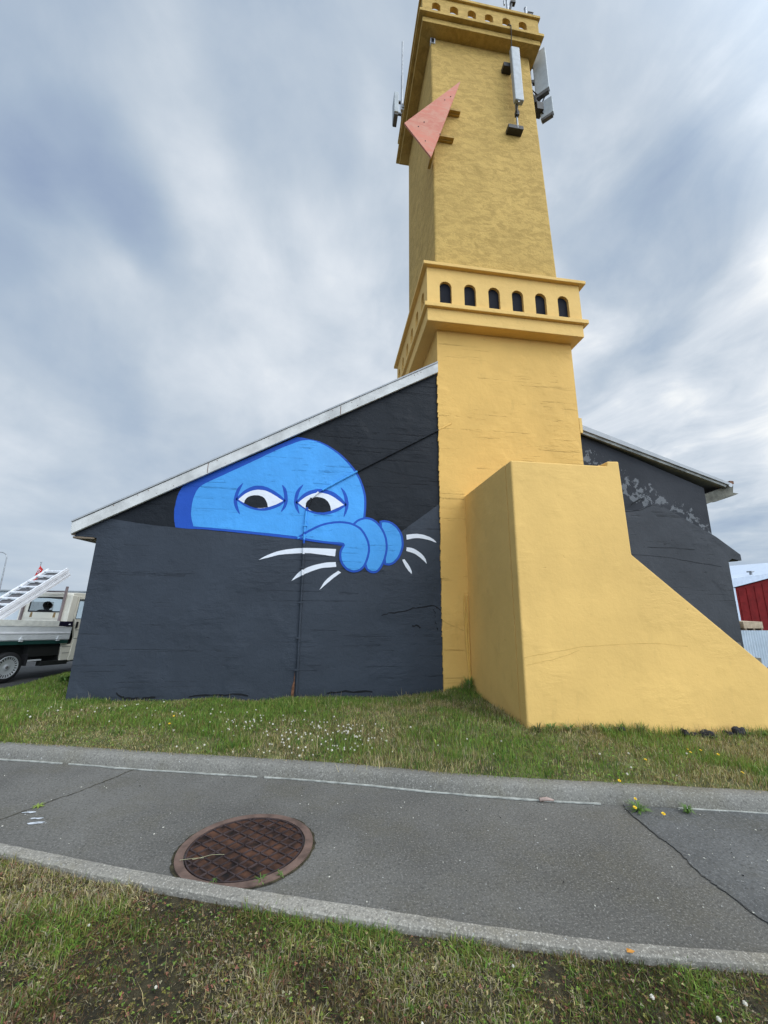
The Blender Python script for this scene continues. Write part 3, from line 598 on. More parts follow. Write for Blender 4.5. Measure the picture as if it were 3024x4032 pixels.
def grid(name, xs, ts, fy, fz, mt, label=None):
    V = []; nx, nt_ = len(xs), len(ts)
    for t in ts:
        y = fy(xs, t); z = fz(xs, y); V.append(np.stack([xs, y, z], 1))
    V = np.concatenate(V); f = [(j*nx+i, j*nx+i+1, (j+1)*nx+i+1, (j+1)*nx+i) for j in range(nt_-1) for i in range(nx-1)]
    me = bpy.data.meshes.new(name); me.from_pydata(V.tolist(), [], f); me.materials.append(mt); me.polygons.foreach_set('use_smooth', [True]*len(f)); me.update()
    o = bpy.data.objects.new(name, me); col.objects.link(o); o['kind'] = 'structure'; return o
W0 = Vector((-5.472, 8.001, 0)); TH = R(74); PH = R(4.25)
def road_z(x, y):
    s_ = (x-W0.x)*math.cos(TH)+(y-W0.y)*math.sin(TH)
    return -.0743*np.clip(s_, 0, 4.6)-.004
MB().box(-400, 400, -200, 600, -1.2, -.60).build('ground', M['soil'])['kind'] = 'structure'
xs = np.concatenate([np.linspace(-60, -12, 9), np.linspace(-11, -2, 40)])
grid('road', xs, np.linspace(0, 1, 60), lambda x, t: 4.9+t**1.6*60+0*x, lambda x, y: road_z(x, y), M['road'])
xs = np.concatenate([np.linspace(7.5, 60, 12)])
grid('yard', xs, np.linspace(0, 1, 20), lambda x, t: 2+t**1.5*60+0*x, lambda x, y: 0*x-.25, M['road'])
xs = np.linspace(-14, 14, 240)
grid('path', xs, np.linspace(0, 1, 24), lambda x, t: ip(NK, x)-.01+(fk(x)+.03-ip(NK, x)+.01)*t, lambda x, y: 0*x+(vnoise(x, y, 1.3, 8)-.5)*.004, M['asphalt'])
# darker patch on the right
edge = [(2.275, 3.045), (2.237, 2.969), (2.211, 2.7), (2.196, 2.473), (2.15, 2.313), (2.152, 2.203), (2.154, 1.963), (2.15, 1.80)]
def esub(E, n, j):
    out = []
    for i in range(len(E)-1):
        for k in range(n):
            u = k/n; out.append((E[i][0]*(1-u)+E[i+1][0]*u+random.uniform(-j, j), E[i][1]*(1-u)+E[i+1][1]*u+random.uniform(-j, j)))
    return out+[E[-1]]
ed = esub(edge, 7, .006)
poly = ed+[(x, float(ip(NK, x))+.0) for x in np.linspace(2.3, 9, 24)]+[(x, float(fk(x))-.012) for x in np.linspace(9, 2.3, 24)]
MB().prism(poly, .0028, .0058, 'xy').build('path_patch', M['asphalt_new'])['kind'] = 'structure'
mb = MB()
for i in range(len(ed)-1):
    if random.random() < .25: continue
    (xa, ya), (xb, yb) = ed[i], ed[i+1]; w1, w2 = .002+.006*random.random(), .002+.006*random.random()
    mb.prism([(xa-w1, ya), (xa+.001, ya), (xb+.001, yb), (xb-w2, yb)], .0032, .0042, 'xy')
tag(mb.build('path_seam', M['seam']), kind='structure')
ed2 = esub([(-1.64, 4.10), (-1.821, 3.78), (-2.067, 3.459), (-2.20, 3.28), (-2.30, 3.16)], 10, .008)
mb = MB(); mb.prism([(x-.001-.005*random.random(), y) for x, y in ed2]+[(x+.001+.003*random.random(), y) for x, y in ed2[::-1]], .0032, .0042, 'xy')
tag(mb.build('path_seam', M['soil']), kind='structure')
# kerbs: swept profiles with joints left to the material
def sweep(name, P, prof, mt, x0=-13, x1=13, n=420, jit=.0015):
    X = np.linspace(x0, x1, n); Y = ip(P, X)
    k = np.ones(9)/9; Ys = np.convolve(np.pad(Y, 4, mode='edge'), k, 'valid')
    T = np.stack([np.gradient(X), np.gradient(Ys)], 1); T /= np.linalg.norm(T, axis=1)[:, None]; Nn = np.stack([-T[:, 1], T[:, 0]], 1)
    V = []
    for i in range(n):
        for (d, z) in prof:
            V.append((X[i]+Nn[i, 0]*d+rng.uniform(-jit, jit), Ys[i]+Nn[i, 1]*d+rng.uniform(-jit, jit), z+rng.uniform(-jit, jit)*.7))
    m_ = len(prof); f = [(i*m_+j, (i+1)*m_+j, (i+1)*m_+j+1, i*m_+j+1) for i in range(n-1) for j in range(m_-1)]
    me = bpy.data.meshes.new(name); me.from_pydata(V, [], f); me.materials.append(mt); me.polygons.foreach_set('use_smooth', [True]*len(f)); me.update()
    o = bpy.data.objects.new(name, me); col.objects.link(o); o['kind'] = 'structure'; return o
sweep('far_kerb', FK, [(0, -.05), (0, .006), (.006, .03), (.014, .060), (.026, .082), (.046, .096), (.075, .101), (.12, .100), (.16, .09), (.17, -.05)], M['kerb'])
X = np.linspace(-13, 13, 520); V = []; k9 = np.ones(9)/9
ya = np.convolve(np.pad(ip(NK, X), 4, mode='edge'), k9, 'valid'); yb = np.convolve(np.pad(ip(NL, X), 4, mode='edge'), k9, 'valid')
for i in range(len(X)):
    for u, z in ((0, -.05), (0, .009), (.08, .013), (.5, .013), (.86, .012), (.97, .006), (1.0, -.008), (1.02, -.10)):
        V.append((X[i], ya[i]*(1-u)+yb[i]*u+rng.uniform(-.002, .002), z+rng.uniform(-.0012, .0012)))
me = bpy.data.meshes.new('near_kerb'); me.from_pydata(V, [], [(i*8+j, (i+1)*8+j, (i+1)*8+j+1, i*8+j+1) for i in range(len(X)-1) for j in range(7)]); me.materials.append(M['kerb_near']); me.update()
o = bpy.data.objects.new('near_kerb', me); col.objects.link(o); o['kind'] = 'structure'
# pale broken mortar line at the foot of the far kerb
X = np.linspace(-9, 8, 560); mb = MB()
prev = None; run = []
for x in X:
    gap = (2.12 < x < 2.62) or random.random() < .012
    w = .003+.018*float(vnoise(x, 0, 6, 77))+.004*random.random()
    if gap:
        if len(run) > 2: mb.prism([(a, b-c) for a, b, c in run]+[(a, b+.004) for a, b, c in run[::-1]], .002, .0095, 'xy')
        run = []
    else: run.append((x, float(fk(x))-.004, w))
if len(run) > 2: mb.prism([(a, b-c) for a, b, c in run]+[(a, b+.004) for a, b, c in run[::-1]], .002, .0095, 'xy')
tag(mb.build('kerb_mortar', M['lip']), kind='structure')
# bank and lawn sheets
def bank_in(x, y): return ((x > 2.22) & (y > 4.42)) | ((y > 6.18) & (x > -3.50))
grid('grass_bank', np.linspace(-13, 13, 260), np.linspace(0, 1, 40), lambda x, t: fk(x)+.10+(6.28-fk(x)-.10)*t, bz, M['turf'])
def bxl(y): return np.interp(y, [6.2, 7.27, 7.72, 8.32, 9.15, 12, 16], [-5.6, -5.06, -5.0, -5.13, -5.28, -5.7, -6.2])
yy = np.linspace(6.2, 15, 60)
V = []; 
for y in yy:
    xl = float(bxl(y)); 
    for t in np.linspace(0, 1, 16):
        x = xl+(-3.45-xl)*t; z = float(bz(x, y)) if t > 0 else -.15
        z = max(z, float(road_z(xl, y))+.02+.10*min(1, t*2.2)) if t > 0 else float(road_z(xl, y))-.02
        V.append((x, y, z))
me = bpy.data.meshes.new('grass_verge'); me.from_pydata(V, [], [(j*16+i, j*16+i+1, (j+1)*16+i+1, (j+1)*16+i) for j in range(59) for i in range(15)]); me.materials.append(M['turf']); me.update()
o = bpy.data.objects.new('grass_verge', me); col.objects.link(o); o['kind'] = 'structure'
VERGE = np.array(V).reshape(60, 16, 3)
grid('lawn', np.concatenate([np.linspace(-9, -3.4, 20), np.linspace(-3.3, 3.3, 300), np.linspace(3.4, 9, 20)]), np.linspace(0, 1, 120), lambda x, t: ip(NL, x)+.012-2.6+2.6*t, lz, M['soil'])

# ------------------------------------------------------------------ grass blades
def blade_mat():
    mt, t, b = new_mat('grass_blades'); L = t.links.new
    a = N(t, 'ShaderNodeAttribute'); a.attribute_name = 'tint'
    L(a.outputs['Color'], b.inputs['Base Color']); b.inputs['Roughness'].default_value = .6; b.inputs['Specular IOR Level'].default_value = .25
    tr = N(t, 'ShaderNodeBsdfTranslucent'); L(a.outputs['Color'], tr.inputs[0]); mx = N(t, 'ShaderNodeMixShader'); mx.inputs[0].default_value = .3
    L(b.outputs[0], mx.inputs[1]); L(tr.outputs[0], mx.inputs[2]); L(mx.outputs[0], t.nodes['Material Output'].inputs[0]); return mt
M['blades'] = blade_mat()
def blades(name, x, y, z, h, w, colr, lean=.5, curl=.5, label=None):
    n = len(x); az = rng.uniform(0, 2*np.pi, n); la = rng.normal(0, 1, n)*lean; ld = rng.uniform(0, 2*np.pi, n)
    lx, ly = np.cos(ld)*np.abs(la), np.sin(ld)*np.abs(la)
    sx, sy = np.cos(az)*w/2, np.sin(az)*w/2
    nrm = np.sqrt(1+la*la); hz = h/nrm
    V = np.empty((n, 5, 3))
    V[:, 0] = np.stack([x-sx, y-sy, z-.004], 1); V[:, 1] = np.stack([x+sx, y+sy, z-.004], 1)
    mx, my, mz = x+lx*hz*.45, y+ly*hz*.45, z+hz*.55
    V[:, 2] = np.stack([mx+sx*.8, my+sy*.8, mz], 1); V[:, 3] = np.stack([mx-sx*.8, my-sy*.8, mz], 1)
    V[:, 4] = np.stack([x+lx*hz*(1+curl*.6), y+ly*hz*(1+curl*.6), z+hz*(1-curl*.25*np.abs(la).clip(0, 1.5))], 1)
    me = bpy.data.meshes.new(name); me.vertices.add(n*5); me.vertices.foreach_set('co', V.reshape(-1))
    idx = np.empty((n, 7), int); b = np.arange(n)*5
    for k, o_ in enumerate((0, 1, 2, 3, 3, 2, 4)): idx[:, k] = b+o_
    me.loops.add(n*7); me.loops.foreach_set('vertex_index', idx.reshape(-1))
    me.polygons.add(n*2); ls = np.empty((n, 2), int); ls[:, 0] = np.arange(n)*7; ls[:, 1] = ls[:, 0]+4
    me.polygons.foreach_set('loop_start', ls.reshape(-1)); me.update(calc_edges=True)
    at = me.color_attributes.new('tint', 'FLOAT_COLOR', 'POINT')
    C4 = np.ones((n, 5, 4)); C4[:, :, :3] = colr[:, None, :]
    at.data.foreach_set('color', C4.reshape(-1)); me.materials.append(M['blades'])
    o = bpy.data.objects.new(name, me); col.objects.link(o); o['kind'] = 'stuff'
    return o
PAL = {'green': (.20, .32, .050), 'deep': (.085, .17, .030), 'olive': (.27, .26, .075), 'straw': (.56, .46, .23), 'brown': (.20, .135, .06), 'red': (.32, .14, .09), 'moss': (.17, .17, .035), 'pale': (.40, .34, .22)}
PA = np.array(list(PAL.values())); PK = list(PAL)
def tint(weights):      # weights: (n, 8)
    c = np.cumsum(weights/weights.sum(1, keepdims=True), 1); r = rng.uniform(0, 1, len(c))[:, None]; i = (r > c).sum(1).clip(0, 7)
    return PA[i]*rng.uniform(.7, 1.3, (len(c), 1))*rng.uniform(.92, 1.08, (len(c), 3))
# bank
n = 235000
x = rng.uniform(-8.2, 6.5, n); t = rng.uniform(0, 1, n); y = fk(x)+.085+t*(6.22-fk(x)-.085)
keep = ~bank_in(x, y); x, y, t = x[keep], y[keep], t[keep]
d = y-fk(x); dry = vnoise(x, y, 1.4, 21)*.6+vnoise(x, y, 4.5, 22)*.4
strip = sstep(d, .55, .08); left_brown = np.exp(-(((x+2.2)/1.3)**2+((d-.38)/.22)**2)); straw_c = np.exp(-(((x-.9)/.55)**2+((d-.22)/.14)**2))
right_mix = sstep(x, 1.8, 3.2)
patch = np.clip((vnoise(x, y, 1.1, 71)*.5+vnoise(x, y, 3.3, 72)*.35+vnoise(x, y, 8, 73)*.15-.5)*3.2, -.5, .5)
dr = np.clip(dry*1.0-.22+patch*1.0+strip*.38+left_brown*.8+straw_c*.8+right_mix*.22-.55*np.exp(-(((x-2.3)/.5)**2+((d-.35)/.2)**2)), 0, 1)
wall_green = sstep(y, 5.2, 6.0)  # more deep green blades towards the wall
w_ = np.stack([(1-dr)*1.5, (1-dr)*(.7+wall_green*1.1), .75+0*dr, dr*dr*1.0, dr*.60+.04, .02+0*dr, .22+dr*.1, dr*.35], 1)
h = (.018+.030*rng.uniform(0, 1, len(x))**1.5)*(1+.9*vnoise(x, y, 2.6, 30))*(.6+.5*sstep(d, .08, .4))
nearwall = ((np.abs(y-4.36) < .09) & (x > 2.2)) | ((np.abs(x-2.16) < .10) & (y > 4.5)); h = h*np.where(nearwall, 1.7, 1.0)
h = np.where(left_brown > .4, h*.55, h)*(1.0-.5*np.clip(patch, -.4, .5))
tag(blades('grass', x, y, bz(x, y)-.004, h, .0035+.003*rng.uniform(0, 1, len(x)), tint(w_), .55), 'short mixed green and straw grass on the bank before the building', 'grass')
# thicker dark tufts
cx = rng.uniform(-4.6, 5.6, 130); cy = fk(cx)+.2+rng.uniform(0, 1, 130)*(6.1-fk(cx)); k_ = ~bank_in(cx, cy); cx, cy = cx[k_], cy[k_]
xt = np.repeat(cx, 70)+rng.normal(0, .055, len(cx)*70); yt = np.repeat(cy, 70)+rng.normal(0, .045, len(cy)*70); k_ = (yt > fk(xt)+.09) & ~bank_in(xt, yt) & (yt < 6.19); xt, yt = xt[k_], yt[k_]
tag(blades('tufted_grass', xt, yt, bz(xt, yt), .035+.045*rng.uniform(0, 1, len(xt)), .0055, tint(np.tile([1., 1.6, .4, .08, .0, 0, .2, .1], (len(xt), 1))), .5), 'darker thicker tufts of green grass dotted over the bank', 'grass')
# tall stems and seed heads
n = 1500
x = rng.uniform(-4.5, 5.6, n); y = fk(x)+.15+rng.uniform(0, 1, n)*(6.1-fk(x)); keep = ~bank_in(x, y); x, y = x[keep], y[keep]
cl = vnoise(x, y, 1.5, 41) > .5; x, y = x[cl], y[cl]
xa = np.concatenate([x, rng.normal(.75, .35, 120), rng.normal(2.15, .07, 120), rng.uniform(2.3, 5.3, 150), rng.normal(3.45, .14, 90)]); ya = np.concatenate([y, fk(.75)+.15+rng.uniform(0, .2, 120), rng.normal(6.02, .07, 120), 4.40-rng.uniform(0, .10, 150), 4.38-rng.uniform(0, .08, 90)])
w_ = np.tile([.25, .15, .2, .8, .1, .05, 0, .5], (len(xa), 1))
tag(blades('tall_grass', xa, ya, bz(xa, ya), .06+.10*rng.uniform(0, 1, len(xa))**1.6, .0035, tint(w_), .28, .3), 'thin taller straw coloured grass stems scattered on the bank and along the yellow wall', 'tall grass')
# verge left of the hall
n = 30000; j = rng.uniform(0, 26, n); i = rng.uniform(.6, 15, n); j0 = j.astype(int); i0 = i.astype(int).clip(0, 14)
q = VERGE[j0, i0]*(1-(i-i0))[:, None]+VERGE[j0, i0+1]*(i-i0)[:, None]; q2 = VERGE[j0+1, i0]*(1-(i-i0))[:, None]+VERGE[j0+1, i0+1]*(i-i0)[:, None]; q = q*(1-(j-j0))[:, None]+q2*(j-j0)[:, None]
w_ = np.tile([1.6, .6, .5, .15, .05, 0, .3, .1], (n, 1))
tag(blades('verge_grass', q[:, 0], q[:, 1], q[:, 2], .03+.04*rng.uniform(0, 1, n), .007, tint(w_)*1.0, .5), 'bright green grass on the verge between the road and the dark hall', 'grass')
# near lawn
n = 430000
x = rng.uniform(-3.6, 3.4, n); t = rng.uniform(0, 1, n)**.9; y = ip(NL, x)+.01-t*1.9
hole = vnoise(x, y, 4.2, 57)*.55+vnoise(x, y, 11, 58)*.45
keep = (y > .75) & (rng.uniform(0, 1, n) < np.clip((hole-.26)*6+.6, .75, 1)); x, y = x[keep], y[keep]
d = ip(NL, x)-y; a1 = vnoise(x, y, 2.2, 51); a2 = vnoise(x, y, 6.0, 52); a3 = vnoise(x, y, 14.0, 53)
g = np.clip((a1*.6+a2*.3+a3*.1-.44)*3.4+.35*sstep(x, .2, 1.3)+.25*sstep(d, .75, 1.1), 0, 1); br = np.clip((.46-(vnoise(x, y, 4.2, 57)*.55+vnoise(x, y, 11, 58)*.45))*6, 0, 1); ctr = sstep(x, .6, -.4)
sp = np.clip((vnoise(x, y, 1.6, 91)*.5+vnoise(x, y, 4.5, 92)*.35+vnoise(x, y, 10, 93)*.15-.47)*5, 0, 1)
w_ = np.stack([g*1.0+.03, g*.45, .36+0*g, (1-g)*(.38+.25*ctr)*(1-.6*sp), br*1.8+.10+1.3*sp, br*.6+.12*ctr+.25*sp, .45+.5*br, .9*(1-g)+.05], 1)
h = (.012+.026*rng.uniform(0, 1, len(x))**1.4)*(.5+1.1*a2)*(1.1-.6*br)*(1.15-.45*sp)
h = np.where(d < .06, h*1.2, h)
tag(blades('lawn_grass', x, y, lz(x, y)-.003, h, .0026+.0036*rng.uniform(0, 1, len(x))**2, tint(w_)*(1.04-.44*sp)[:, None], 1.25, .9), 'tangled mossy grass and dry thatch in the foreground lawn', 'grass')
n = 2600; x = rng.uniform(-2.6, 2.6, n); y = ip(NL, x)-rng.uniform(.0, 1, n)**1.0*1.5; w_ = np.tile([.3, .1, .3, .9, .1, .2, 0, .8], (n, 1))
tag(blades('dry_stems', x, y, lz(x, y), .035+.05*rng.uniform(0, 1, n)**2, .0020, tint(w_), 1.3, .8), 'loose dry stems lying through the foreground lawn', 'dry stems')
# flat clover leaves
def leaf_patch(name, x, y, z, r, colr):
    n = len(x); K = 3; V = np.empty((n, K, 4, 3)); a0 = rng.uniform(0, 6.28, n); tz = rng.uniform(-.3, .3, (n, 2))
    for k in range(K):
        a = a0+k*2*np.pi/K; ca, sa = np.cos(a), np.sin(a)
        for q_, (u, v) in enumerate(((0, 0), (.6, -.55), (1.15, 0), (.6, .55))):
            px = (u*ca-v*sa)*r; py = (u*sa+v*ca)*r
            V[:, k, q_] = np.stack([x+px, y+py, z+tz[:, 0]*px+tz[:, 1]*py+(.15*r if q_ in (1, 3) else 0)], 1)
    me = bpy.data.meshes.new(name); me.from_pydata(V.reshape(-1, 3).tolist(), [], np.arange(n*K*4).reshape(-1, 4).tolist())
    at = me.color_attributes.new('tint', 'FLOAT_COLOR', 'POINT'); C4 = np.ones((n, K*4, 4)); C4[:, :, :3] = colr[:, None, :]; at.data.foreach_set('color', C4.reshape(-1)); me.materials.append(M['blades'])
    o = bpy.data.objects.new(name, me); col.objects.link(o); o['kind'] = 'stuff'; return o
n = 9000; x = rng.uniform(-4.5, 5.5, n); y = fk(x)+.12+rng.uniform(0, 1, n)*(6.15-fk(x)); k_ = (~bank_in(x, y)) & (vnoise(x, y, 1.9, 61) > .48); x, y = x[k_], y[k_]
tag(leaf_patch('clover_leaves', x, y, bz(x, y)+.018+.02*rng.uniform(0, 1, len(x)), .007+.006*rng.uniform(0, 1, len(x)), tint(np.tile([1., .8, .2, 0, 0, 0, .2, 0], (len(x), 1)))), 'low clover leaves among the grass of the bank', 'clover leaves')
n = 15000; x = rng.uniform(-2.6, 2.6, n); y = ip(NL, x)-.03-rng.uniform(0, 1, n)*1.5; k_ = (vnoise(x, y, 2.9, 62) > .20); x, y = x[k_], y[k_]
tag(leaf_patch('lawn_leaves', x, y, lz(x, y)+.006+.012*rng.uniform(0, 1, len(x)), .003+.005*rng.uniform(0, 1, len(x)), tint(np.tile([.5, .6, .6, 0.2, .9, .4, .9, .35], (len(x), 1)))), 'tiny weed leaves scattered through the foreground lawn', 'weed leaves')

def copy_tree(o, parent=None):
    c = o.copy(); col.objects.link(c); c.parent = parent; ORG[c.name] = ORG.get(o.name, Vector((0, 0, 0)))
    for ch in [q for q in bpy.data.objects if q.parent == o]: copy_tree(ch, c)
    return c
# ------------------------------------------------------------------ manhole
M['rust_lid'] = simple('rusty_cast_iron_lid', (.058, .025, .013), .75, metal=.1, var=.95, scale=9, bmp=.002)
M['rust_rib'] = simple('worn_cast_iron_rib', (.075, .052, .048), .5, metal=.4, var=.4, scale=14, bmp=.001)
M['rust_frame'] = simple('pink_rusty_frame', (.135, .086, .066), .85, var=.35, scale=9, bmp=.002)
MC = (-.438, 2.842); ER, EY = 1.0, .90
mh = thing('manhole', 'round rusty cast iron manhole cover with diamond ribs set in the asphalt path', 'manhole cover', (MC[0], MC[1], 0))
def ering(mb, r0, r1, z0, z1, mi=0, n=72, smooth=False):
    v = []
    for (r, z) in ((r0, z0), (r0, z1), (r1, z1), (r1, z0)):
        v += [(MC[0]+r*ER*math.cos(2*math.pi*k/n), MC[1]+r*EY*math.sin(2*math.pi*k/n), z) for k in range(n)]
    f = [(i*n+k, ((i+1) % 4)*n+k, ((i+1) % 4)*n+(k+1) % n, i*n+(k+1) % n) for i in range(4) for k in range(n)]
    mb.add(v, f, mi, smooth); return mb
ering(MB(), .352, .400, -.03, .012).build('frame', M['rust_frame'], mh)
def edisc(mb, r, z0, z1, n=72):
    v = [(MC[0]+r*ER*math.cos(2*math.pi*k/n), MC[1]+r*EY*math.sin(2*math.pi*k/n), z) for z in (z0, z1) for k in range(n)]
    mb.add(v, [tuple(range(n, 2*n))]+[(k, (k+1) % n, n+(k+1) % n, n+k) for k in range(n)]); return mb
lid = edisc(MB(), .345, -.02, .0055).build('lid', M['rust_lid'], mh)
mb = ering(MB(), .336, .344, .005, .0125)
ca, sa = math.cos(R(-42)), math.sin(R(-42))
for fam in (0, 1):
    dx, dy = (ca, sa) if fam == 0 else (math.cos(R(45)), math.sin(R(45)))
    px, py = -dy, dx; step = .0725
    for k in range(-4, 5):
        off = k*step+(.02 if fam else 0)
        rr = .335; 
        if abs(off) > rr-.03: continue
        L_ = math.sqrt(rr*rr-off*off)
        pieces = [(-L_, L_)]
        for a, b_ in pieces:
            c0_ = Vector((MC[0]+(px*off+dx*(a+b_)/2)*ER, MC[1]+(py*off+dy*(a+b_)/2)*EY, .0075+.002))
            mb.obox(c0_, Vector((dx*ER, dy*EY, 0))*((b_-a)/2), Vector((px*ER, py*EY, 0))*.0038, Vector((0, 0, .0036 if fam == 0 else .0036)))
mb.build('rib_grid', M['rust_rib'], lid)
# dirt ring round the frame
mb = MB(); n = 90; v = []
for r in (0, 1):
    for k in range(n):
        a = 2*math.pi*k/n; rr = (.399 if r == 0 else .410+.012*random.random())
        v.append((MC[0]+rr*ER*math.cos(a), MC[1]+rr*EY*math.sin(a), .0042))
mb.add(v, [(k, n+k, n+(k+1) % n, (k+1) % n) for k in range(n)]); tag(mb.build('dirt_ring', M['soil']), kind='structure')
M['straw'] = simple('dry_straw', (.36, .34, .20), .8)
for pts, lb in (([(-.79, 2.735, .02), (-.72, 2.742, .02), (-.66, 2.745, .018)], 'pale dry straw lying across the left edge of the manhole cover'), ([(-.72, 2.738, .016), (-.62, 2.76, .022), (-.55, 2.762, .018)], 'second dry straw on the manhole cover, lying right of the first')):
    tag(MB().tube(pts, .0012, 5).build('straw', M['straw'], org=pts[0]), lb, 'straw')

# ------------------------------------------------------------------ plants, flowers, stones, litter
M['petal_white'] = simple('clover_white', (.66, .63, .53), .7, var=.1, scale=60)
M['petal_tan'] = simple('clover_tan', (.38, .28, .20), .8, var=.2, scale=60)
M['petal_yellow'] = simple('hawkbit_yellow', (.85, .55, .02), .6, var=.1, scale=60)
M['stem'] = simple('green_stem', (.10, .16, .04), .7)
M['leaf'] = simple('weed_leaf', (.10, .19, .03), .6, var=.35, scale=12)
M['leaf_pale'] = simple('pale_leaf', (.24, .32, .05), .6, var=.2, scale=12)
def clover():
    mb = MB(); 
    for k in range(34):
        zz = 1-2*(k+.5)/34; a = k*2.39996; r = math.sqrt(1-zz*zz); d = Vector((r*math.cos(a), r*math.sin(a), zz*.85))
        t1 = d.cross(Vector((0, 0, 1))).normalized(); p = d*.0055; q = d*.0105; w = t1*.0022
        mb.add([p-w, p+w, q+w*1.1, q-w*1.1], [(0, 1, 2, 3)], 0 if zz > -.45 else 1)
    mb.lathe([(.002, -.006), (.0065, -.001), (.0065, .003), (.001, .007)], (0, 0, 0), (0, 0, 1), 8)
    mb.tube([(0, 0, -.055), (0, 0, -.004)], .0009, 4, 2)
    return mb
cproto = clover().build('clover_flower', [M['petal_white'], M['petal_tan'], M['stem']])
tag(cproto, 'small round white clover blossom standing in the grass bank', 'clover flower', 'white clover blossoms in the grass bank')
pos = []
while len(pos) < 210:
    r = random.random()
    if r < .42: x = random.gauss(-.45, .5); d = abs(random.gauss(.35, .35))+.12
    elif r < .72: x = random.gauss(.25, .25); d = random.uniform(.3, 1.0)
    elif r < .95: x = random.uniform(-3.4, -.4); d = random.uniform(.5, 1.6)
    else: x = random.uniform(1.0, 3.4); d = random.uniform(.15, .8)
    y = float(fk(x))+d
    if y > 5.95 or (x > 2.1 and y > 4.3): continue
    pos.append((x, y))
for i, (x, y) in enumerate(pos):
    o = cproto if i == 0 else cproto.copy()
    if i: col.objects.link(o)
    s_ = random.uniform(.6, 1.05); o.location = (x, y, float(bz(x, y))+.034+.02*random.random()); o.scale = (s_,)*3; o.rotation_euler = (random.uniform(-.4, .4), random.uniform(-.4, .4), random.uniform(0, 6))
def hawk(h):
    mb = MB()
    for ring_, (n_, r, z) in enumerate(((12, .015, .002), (9, .010, .005))):
        for k in range(n_):
            a = 2*math.pi*(k+.5*ring_)/n_; c, s_ = math.cos(a), math.sin(a)
            mb.add([(c*.002-s_*.002, s_*.002+c*.002, 0), (c*.002+s_*.002, s_*.002-c*.002, 0), (c*r+s_*.0028, s_*r-c*.0028, z), (c*r-s_*.0028, s_*r+c*.0028, z)], [(0, 1, 2, 3)], 0)
    mb.lathe([(.0, -.008), (.004, -.006), (.005, 0), (0, .002)], (0, 0, 0), (0, 0, 1), 8, 1)
    mb.tube([(.01, .0, -h), (.004, .002, -h*.5), (0, 0, -.006)], .0011, 5, 1)
    return mb
HK = [(3.581, 3.789, .05, 'yellow flower on the right of the bank, leftmost of the four before the rocks'), (3.515, 3.685, .05, 'yellow flower lowest of the four in the grass before the rocks'), (3.705, 3.764, .06, 'yellow flower with dark stem, second from right before the rocks'),
      (3.828, 3.702, .05, 'small yellow flower, rightmost of the four before the rocks'), (2.82, 3.435, .06, 'lone bright yellow flower in the dark turf right of the clover'), (3.473, 3.163, .05, 'lone yellow flower in grass by the kerb at the far right'),
      (2.269, 3.06, .06, 'yellow flower hanging over the top of the kerb'), (2.284, 2.93, .09, 'tall yellow flower in the gutter tuft, topmost of two'), (2.25, 2.90, .05, 'yellow flower low in the gutter tuft, below the tall one'),
      (2.42, 2.84, .03, 'yellow flower bent right over the asphalt beside the gutter tuft'), (-1.658, 4.95, .05, 'lone yellow flower among clover before the dark wall'), (-1.62, 4.73, .04, 'smaller yellow flower below another, left of the clover patch')]
for x, y, h, lb in HK:
    z0 = float(bz(x, y)) if y > float(fk(x))+.05 else (.10 if y > float(fk(x)) else .005)
    o = hawk(h).build('yellow_flower', [M['petal_yellow'], M['stem']]); o.location = (x, y, z0+h); o.rotation_euler = (R(28)*random.uniform(.4, 1.2), R(random.uniform(-20, 20)), random.uniform(0, .5)); s_ = random.uniform(.65, .9); o.scale = (s_, s_, 1)
    tag(o, lb, 'flower', 'yellow flowers around the kerb and bank')
def weed(name, loc, r, h, n, mt, label, cat='plant', w=.010, flat=.6, par=None):
    mb = MB()
    for k in range(n):
        a = random.uniform(0, 6.28); L_ = r*random.uniform(.5, 1.1); hh = h*random.uniform(.3, 1.0); c, s_ = math.cos(a), math.sin(a); ww = w*random.uniform(.5, 1.1)
        b0 = Vector((c*r*.12*random.random(), s_*r*.12*random.random(), 0)); p1 = b0+Vector((c*L_*.45, s_*L_*.45, hh*.75)); p2 = b0+Vector((c*L_, s_*L_, hh*(1 if random.random() > flat else .5)))
        sd = Vector((-s_, c, 0))
        mb.add([b0-sd*ww*.2, b0+sd*ww*.2, p1+sd*ww*.5, p1-sd*ww*.5, p2], [(0, 1, 2, 3), (3, 2, 4)])
    o = mb.build(name, mt); o.location = loc; tag(o, label, cat); return o
weed('weed_tuft', (2.322, 2.955, .002), .10, .06, 60, M['leaf'], 'sprawling weed tuft in the gutter crack where the yellow flowers grow', w=.008)
weed('weed_tuft', (2.654, 2.885, .002), .055, .07, 46, M['leaf'], 'small compact green weed tuft against the kerb, right of the flowering one', w=.009)
weed('weed_tuft', (-.30, 2.53, .002), .045, .035, 22, M['leaf'], 'little bright green tuft at the lower rim of the manhole', w=.005)
weed('weed_tuft', (-.20, 2.555, .002), .03, .05, 14, M['leaf'], 'tiny upright tuft right of another at the manhole rim', w=.005)
weed('weed_tuft', (-.55, 2.55, .002), .03, .03, 14, M['leaf'], 'dark little tuft at the manhole rim nearest the pale kerb', w=.005)
weed('weed_tuft', (-2.03, 3.50, .002), .05, .015, 30, M['leaf_pale'], 'yellowish moss tuft in the path crack at the far left', w=.008)
weed('grass_tuft', (2.17, 6.06, .14), .13, .24, 150, M['leaf'], 'dark green grass tuft in the corner at the foot of the thin yellow pipes', w=.008, flat=.2)
weed('seedling', (1.087, 4.012, .11), .04, .09, 7, M['leaf_pale'], 'pale green broad-leaved seedling standing in the straw coloured grass', w=.022, flat=.1)
